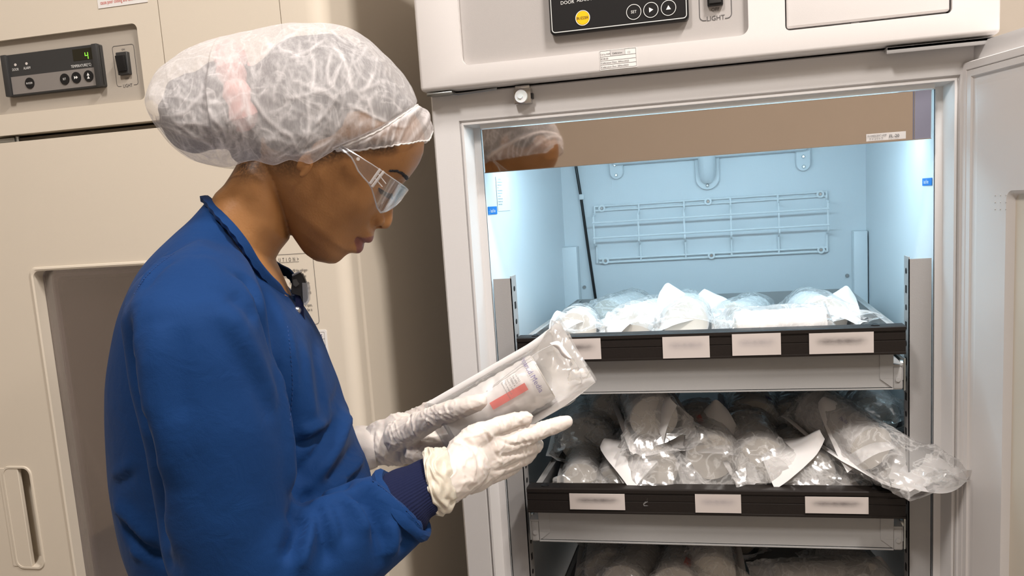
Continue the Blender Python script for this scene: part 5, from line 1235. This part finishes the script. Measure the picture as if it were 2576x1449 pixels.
def pouch(P, A, Nn, rr, Lr, lab, group, tail0=.02, tail1=.06, seed=0, tip=None, flare=1.5, prints=None, crumple=1.0, name='media_pouch', tailbend=None, nl=36, nc=44, filmm='film'):
    """P centre of the near end of the plate stack, A towards the far end, Nn the clear side"""
    A = Vector(A).normalized(); Nn = Vector(Nn); Nn = (Nn - A * Nn.dot(A)).normalized(); S = A.cross(Nn)
    t_ = thing(name, lab, 'pouch', P, group)
    # stack of wrapped plates
    b = NB(); rings = []
    nst = max(4, int(Lr / .012))
    for k in range(nst * 3 + 1):
        s = Lr * k / (nst * 3); rr2 = rr * (1 - .025 * (k % 3 == 0) + .008 * math.sin(seed + k))
        rings.append([P + A * s + (S * math.cos(a) + Nn * math.sin(a) * .95) * rr2 for a in [2 * pi * j / 40 for j in range(40)]])
    loft(b, rings, True, True, True); ro = obj('plate_stack', b, M['roll'], t_, angle=40)
    rT = tree(ro, verts(ro))
    b = NB(); cyl(b, P - A * .0012, P - A * .0002, rr * .93, 32); 
    e_ = obj('end_plate', b, M['agar'], t_)
    # film
    rng = random.Random(seed); so = Vector((seed * 3.1, seed * 1.7, seed * .9))
    b = NB(); rings = []; tot = tail0 + Lr + tail1
    tb = Vector(tailbend) if tailbend else Vector()
    for i in range(nl + 1):
        s = -tail1 + tot * i / nl                 # negative side is the near tail
        if s < 0: u = min(1, -s / tail1)
        elif s > Lr: u = min(1, (s - Lr) / tail0)
        else: u = 0
        k_ = u * u * (3 - 2 * u)
        wd = rr * (1.10 + (flare - 1.10) * k_); th = rr * (1.06 * (1 - k_) ** .8 + .05 + .12 * k_ * (1 if s < 0 else 0)); row = []
        cc_ = P + A * s + (tb * (u ** 1.5) if s < 0 else Vector())
        for j in range(nc):
            a = 2 * pi * j / nc; q = cc_ + S * wd * math.copysign(abs(math.cos(a)) ** .9, math.cos(a)) + Nn * th * math.sin(a)
            d = (q - cc_); d = d.normalized() if d.length > 1e-5 else Nn
            wv = noise.noise_vector(q * 22 + so); n1 = noise.noise(q * 30 + so + wv * 1.4); n2 = noise.noise(q * 75 + so + wv * 3)
            am = (.0035 + .012 * k_) * crumple
            q = q + d * (am * (abs(n1) * 1.3 - .15) + .0016 * abs(n2)) + (Nn * wv.x + A * wv.y * .4) * .011 * k_ * crumple
            row.append(q)
        rings.append(row)
    loft(b, rings, True, False, False)
    fi = obj('clear_film', b, M[filmm], t_, angle=28)
    # white paper backing with a bent corner
    b = NB(); rows = []
    for i in range(25):
        s = -tail1 * .95 + (tot * .96) * i / 24; u = max(0, -s / tail1)
        row = []
        for j in range(15):
            x = (j / 14 * 2 - 1) * rr * 1.42; h = -math.sqrt(max(0, (rr * 1.16) ** 2 - min(abs(x), rr * 1.16) ** 2)) * (1 - .75 * u) - .002
            p = P + A * s + S * x + Nn * h + (tb * (u ** 1.5))
            wv = noise.noise_vector(p * 18 + so); p = p - Nn * (.004 * wv.x * (1 + 2 * u)) 
            row.append(p)
        rows.append(row)
    for i in range(24):
        pass
    vs = [[b.verts.new(p) for p in r] for r in rows]
    for i in range(24):
        for j in range(14): b.faces.new((vs[i][j], vs[i][j + 1], vs[i + 1][j + 1], vs[i + 1][j]))
    pp = obj('paper_backing', b, M['paper'], t_, angle=180)
    if tip is not None:      # peeled corner standing up
        b = NB(); base0 = P + Nn * rr * .2 - A * tail1 * .2; rows = []; tv = Vector(tip) - base0; sd = tv.cross(Vector((0, .4, -1))).normalized() if True else S
        if sd.length < .1: sd = S
        up = sd.cross(tv).normalized()
        for i in range(15):
            t = i / 14; wdt = rr * 1.25 * (1 - t) ** .75 + .009; row = []
            for j in range(11):
                x = j / 10 * 2 - 1
                p = base0 + tv * t + sd * x * wdt + up * (.016 * x * x * (1 - t * .3) + .006 * math.sin(3 * t + seed)) 
                p = p + up * .0035 * noise.noise(p * 30 + so); row.append(p)
            rows.append(row)
        vs = [[b.verts.new(p) for p in r] for r in rows]
        for i in range(14):
            for j in range(10): b.faces.new((vs[i][j], vs[i][j + 1], vs[i + 1][j + 1], vs[i + 1][j]))
        obj('peel_flap', b, M['paper'], t_, angle=180)
    if prints:
        vd = (P - EYE).normalized(); vd = (vd - A * vd.dot(A)).normalized(); pn = vd.cross(A)
        def wrap(o):
            V_ = verts(o)
            for i_, v in enumerate(V_):
                q = Vector(v); c_, s_ = q.dot(pn) / rr, q.dot(A); V_[i_] = np.array(P + A * s_ + (pn * math.sin(c_) - vd * math.cos(c_)) * rr * 1.022)
            setverts(o, V_)
        for it in prints:
            if it[0] == 'block':
                _, s_, c_, L_, W_, mm = it; b = NB(); nA, nX = 14, 10
                vs = [[b.verts.new(A * (s_ + L_ * i_ / nA) + pn * (c_ + W_ * (j_ / nX - .5))) for j_ in range(nX + 1)] for i_ in range(nA + 1)]
                for i_ in range(nA):
                    for j_ in range(nX): b.faces.new((vs[i_][j_], vs[i_ + 1][j_], vs[i_ + 1][j_ + 1], vs[i_][j_ + 1]))
                o = obj('printed_block', b, M[mm], t_)
            else:
                st, s_, c_, sz, orient, mm = it
                o = text([(l_, 0, -k_ * sz * 1.25, sz, 'LEFT') for k_, l_ in enumerate(st.split('|'))], 0, A * s_ + pn * c_, -pn if orient == 0 else -A, -A if orient == 0 else pn, M[mm], 'printed_text', t_)
                bmq = bmesh.new(); bmq.from_mesh(o.data); bmesh.ops.triangulate(bmq, faces=bmq.faces); bmq.to_mesh(o.data); bmq.free()
            wrap(o)
    return t_
# the pouch in the hands
Pn = P3(1365, 948, .002); Pf = P3(1140, 1078, .010); Ax = (Pf - Pn)
held = pouch(Pn, Ax, -Lv * .85 + ZD * .35, .0300, Ax.length, 'white media pouch with an orange-red block, held in both gloved hands', None, tail0=.018, tail1=.050, seed=4, flare=1.42,
             prints=[('Prepared Media', .012, .043, .0090, 0, 'violet'), ('block', .021, 0, .046, .0088, 'redblock'),
                     ('Lot 0422|Exp 0823|STERILE R|Store at 2-8 C|Triple wrapped|Gamma irradiated', .026, .019, .0030, 0, 'print')], crumple=.8, tailbend=(.0, -.004, .008), nl=60, nc=64, filmm='filmmilk')
# white flap curling off the open end of the held pouch
b = NB(); rows = []
e0 = [(1383, 863), (1405, 858), (1420, 876), (1432, 892), (1438, 900)]; e1 = [(1394, 872), (1404, 880), (1412, 893), (1424, 902), (1436, 905)]
A0, A1 = catmull([np.array(p) for p in e0], 4), catmull([np.array(p) for p in e1], 4)
vs = [[b.verts.new(P3(p[0] * (1 - t) + q[0] * t, p[1] * (1 - t) + q[1] * t, -.022 - .006 * math.sin(pi * t) - .0005 * i)) for t in (0, .25, .5, .75, 1)] for i, (p, q) in enumerate(zip(A0, A1))]
for r0, r1 in zip(vs, vs[1:]):
    for k in range(4): b.faces.new((r0[k], r0[k + 1], r1[k + 1], r1[k]))
obj('peel_flap', b, M['paper'], held, angle=180)
b = NB(); C2 = catmull([np.array(p) for p in [(1224, 984), (1290, 932), (1350, 888), (1392, 866)]], 6); tube(b, [P3(u, v, -.012) for u, v in C2], .0006, 5)
C2 = catmull([np.array(p) for p in [(1440, 900), (1456, 925), (1463, 958), (1455, 990), (1436, 1014), (1400, 1030)]], 6); tube(b, [P3(u, v, -.010) for u, v in C2], .0007, 5); obj('film_seam', b, M['filmedge'], held)

# pouches in the drawers: near end centre (pixel, Y), direction of the far end, radius, length, tail
def dr_pouch(u, v, Y, zmin, A, rr, Lr, lab, group, **k):
    P = atY(u, v, Y); P.z = max(P.z, zmin + rr * 1.1); A = Vector(A).normalized()
    return pouch(P, A, k.pop('N', Vector((0, -.35, 1))), rr, Lr, lab, group, **k)
G1, G2, G3 = 'pouches in the upper drawer', 'pouches in the middle drawer', 'pouches in the lower drawer'
z1_, z2_, z3_ = 1.134, .894, .653
def tp(u, v, Y): return atY(u, v, Y)
dr_pouch(1450, 832, 1.40, z1_, (-.1, 1, -.05), .033, .12, 'blue-lit pouch with a white corner standing up at the left end of the upper drawer', G1, seed=11, tip=tp(1401, 776, 1.42), tail1=.04)
dr_pouch(1530, 800, 1.60, z1_, (.3, 1, 0), .036, .13, 'glossy clear pouch at the back left of the upper drawer', G1, seed=12, tail1=.05)
dr_pouch(1590, 822, 1.43, z1_, (.3, 1, 0), .035, .12, 'pouch with a low white corner, second from the left in the upper drawer', G1, seed=13, tip=tp(1530, 785, 1.44), tail1=.04)
dr_pouch(1725, 812, 1.45, z1_, (.0, 1, 0), .037, .13, 'pouch with the tallest white peak in the middle of the upper drawer', G1, seed=14, tip=tp(1679, 718, 1.50), tail1=.05)
dr_pouch(1842, 815, 1.52, z1_, (.35, 1, 0), .036, .12, 'pouch whose white peak stands just right of the tallest one in the upper drawer', G1, seed=15, tip=tp(1768, 731, 1.53), tail1=.05)
dr_pouch(1850, 838, 1.385, z1_, (1, .12, 0), .035, .13, 'white printed pouch lying along the front of the upper drawer', G1, seed=16, tail1=.03, prints=[('Prepared Media|Store at 2-8 C', .02, .012, .0075, 1, 'violet')])
dr_pouch(2075, 805, 1.45, z1_, (-.15, 1, 0), .036, .12, 'cloudy pouch with a raised white corner at the right end of the upper drawer', G1, seed=17, tip=tp(2129, 714, 1.50), tail1=.05, flare=1.9)
# middle drawer, bottom row then the pile
dr_pouch(1462, 1207, 1.40, z2_, (-.1, 1, 0), .030, .13, 'shaded pouch lying at the left front corner of the middle drawer', G2, seed=21, tail1=.03)
dr_pouch(1541, 1212, 1.40, z2_, (-.1, 1, 0), .024, .12, 'small pouch at the front between the left corner and the glossy creased pouch', G2, seed=22, tail1=.03)
dr_pouch(1645, 1180, 1.375, z2_, (-.25, 1, .05), .041, .13, 'glossy white pouch with a creased end, front left of the middle drawer', G2, seed=23, tail1=.048, flare=1.35, crumple=1.5, tailbend=(.03, -.005, -.035), tip=tp(1520, 1098, 1.40))
dr_pouch(1790, 1150, 1.39, z2_ + .02, (-.18, 1, .14), .041, .15, 'tall white pouch leaning back with a printed corner above it, centre of the middle drawer', G2, seed=24, tail1=.045, crumple=1.3, tip=tp(1800, 1000, 1.46), tailbend=(.01, 0, -.03), prints=[('block', .05, .006, .03, .008, 'redblock'), ('Prepared Media', .02, .02, .008, 0, 'print')])
dr_pouch(1915, 1160, 1.385, z2_, (-.18, 1, .10), .040, .14, 'white pouch with its film end blown to the right, centre right of the middle drawer', G2, seed=25, tail1=.05, flare=1.6, crumple=1.5, tip=tp(2062, 1082, 1.37), tailbend=(.02, 0, -.02))
dr_pouch(2040, 1190, 1.385, z2_, (-.15, 1, .04), .038, .13, 'milky crumpled pouch low at the front right of the middle drawer', G2, seed=26, tail1=.045, crumple=1.6, flare=1.6, tailbend=(.02, 0, -.02))
dr_pouch(2190, 1128, 1.375, z2_ + .02, (-.58, 1, .26), .038, .14, 'long pouch spilling its clear end over the right side of the middle drawer rail', G2, seed=27, tail1=.105, flare=1.6, crumple=1.3, tip=tp(2070, 1004, 1.44), tailbend=(.035, -.002, -.004), prints=[('Media', .05, .01, .008, 1, 'violet')])
dr_pouch(1645, 1052, 1.42, z2_ + .09, (-.22, 1, .05), .040, .13, 'white pouch with torn flap lying on top, upper left of the middle drawer', G2, seed=28, tail1=.055, flare=1.7, crumple=1.4, tailbend=(.012, -.005, -.03), tip=tp(1690, 1003, 1.40))
dr_pouch(1475, 1110, 1.52, z2_ + .02, (-.1, 1, .05), .048, .14, 'dim grey pouch standing in the left rear of the middle drawer', G2, seed=29, tail1=.06, crumple=1.4, flare=1.3)
dr_pouch(1895, 1062, 1.56, z2_ + .06, (.0, 1, .15), .043, .13, 'shaded pouch with dark blue square behind the centre of the middle drawer', G2, seed=30, tail1=.03, prints=[('block', .02, .032, .014, .013, 'violet'), ('Prepared Media|Lot 0422', .012, -.01, .006, 0, 'print')])
dr_pouch(2000, 1068, 1.58, z2_ + .06, (.2, 1, .12), .043, .13, 'shaded pouch directly right of the one with the dark square, middle drawer', G2, seed=31, tail1=.03, prints=[('Prepared Media', .02, .02, .007, 0, 'print')])
dr_pouch(1545, 1035, 1.56, z2_ + .10, (-.25, 1, .05), .040, .12, 'dark pouch with a small red dot at the rear left of the middle drawer', G2, seed=32, tail1=.04, prints=[('block', .01, 0, .008, .008, 'redblock')])
dr_pouch(2200, 1050, 1.58, z2_ + .05, (-.1, 1, .1), .042, .12, 'dark clear pouch in the right rear of the middle drawer', G2, seed=33, tail1=.05, crumple=1.4)
# lower drawer
dr_pouch(1530, 1450, 1.46, z3_ + .08, (-.1, 1, 0), .042, .13, 'dark clear pouch at the left of the lower drawer', G3, seed=41, tail1=.05, crumple=1.4)
dr_pouch(1570, 1475, 1.40, z3_ + .06, (.2, 1, 0), .040, .12, 'pouch with white edge at the front left of the lower drawer', G3, seed=42, tail1=.04, prints=[('Prepared|Media', .01, .01, .007, 0, 'print')])
dr_pouch(1700, 1480, 1.39, z3_ + .06, (.1, 1, .0), .040, .12, 'pouch with a red block showing in the lower drawer', G3, seed=43, tail1=.03, prints=[('block', .01, .004, .03, .012, 'redblock')])
dr_pouch(1790, 1445, 1.42, z3_ + .08, (-.1, 1, .25), .040, .12, 'upright white pouch with printed lines in the middle of the lower drawer', G3, seed=44, tail1=.03, tip=tp(1725, 1382, 1.44), prints=[('Prepared', .03, .012, .010, 0, 'violet'), ('Lot 0422|Exp 0823|Sterile|Store at 2-8 C', .012, .0, .004, 0, 'print')])
dr_pouch(1960, 1475, 1.40, z3_ + .06, (1, .2, 0), .038, .13, 'pouch lying crosswise with printed band at the centre right of the lower drawer', G3, seed=45, tail1=.04, prints=[('2022-11-24', .03, .006, .009, 1, 'print')])
dr_pouch(2170, 1470, 1.42, z3_ + .06, (-.2, 1, 0), .040, .12, 'clear pouch with a pale corner at the right of the lower drawer', G3, seed=46, tail1=.05, tip=tp(2215, 1405, 1.44))
dr_pouch(1850, 1440, 1.60, z3_ + .10, (.1, 1, 0), .042, .12, 'dark pouch at the rear centre of the lower drawer', G3, seed=47, tail1=.05, crumple=1.4)
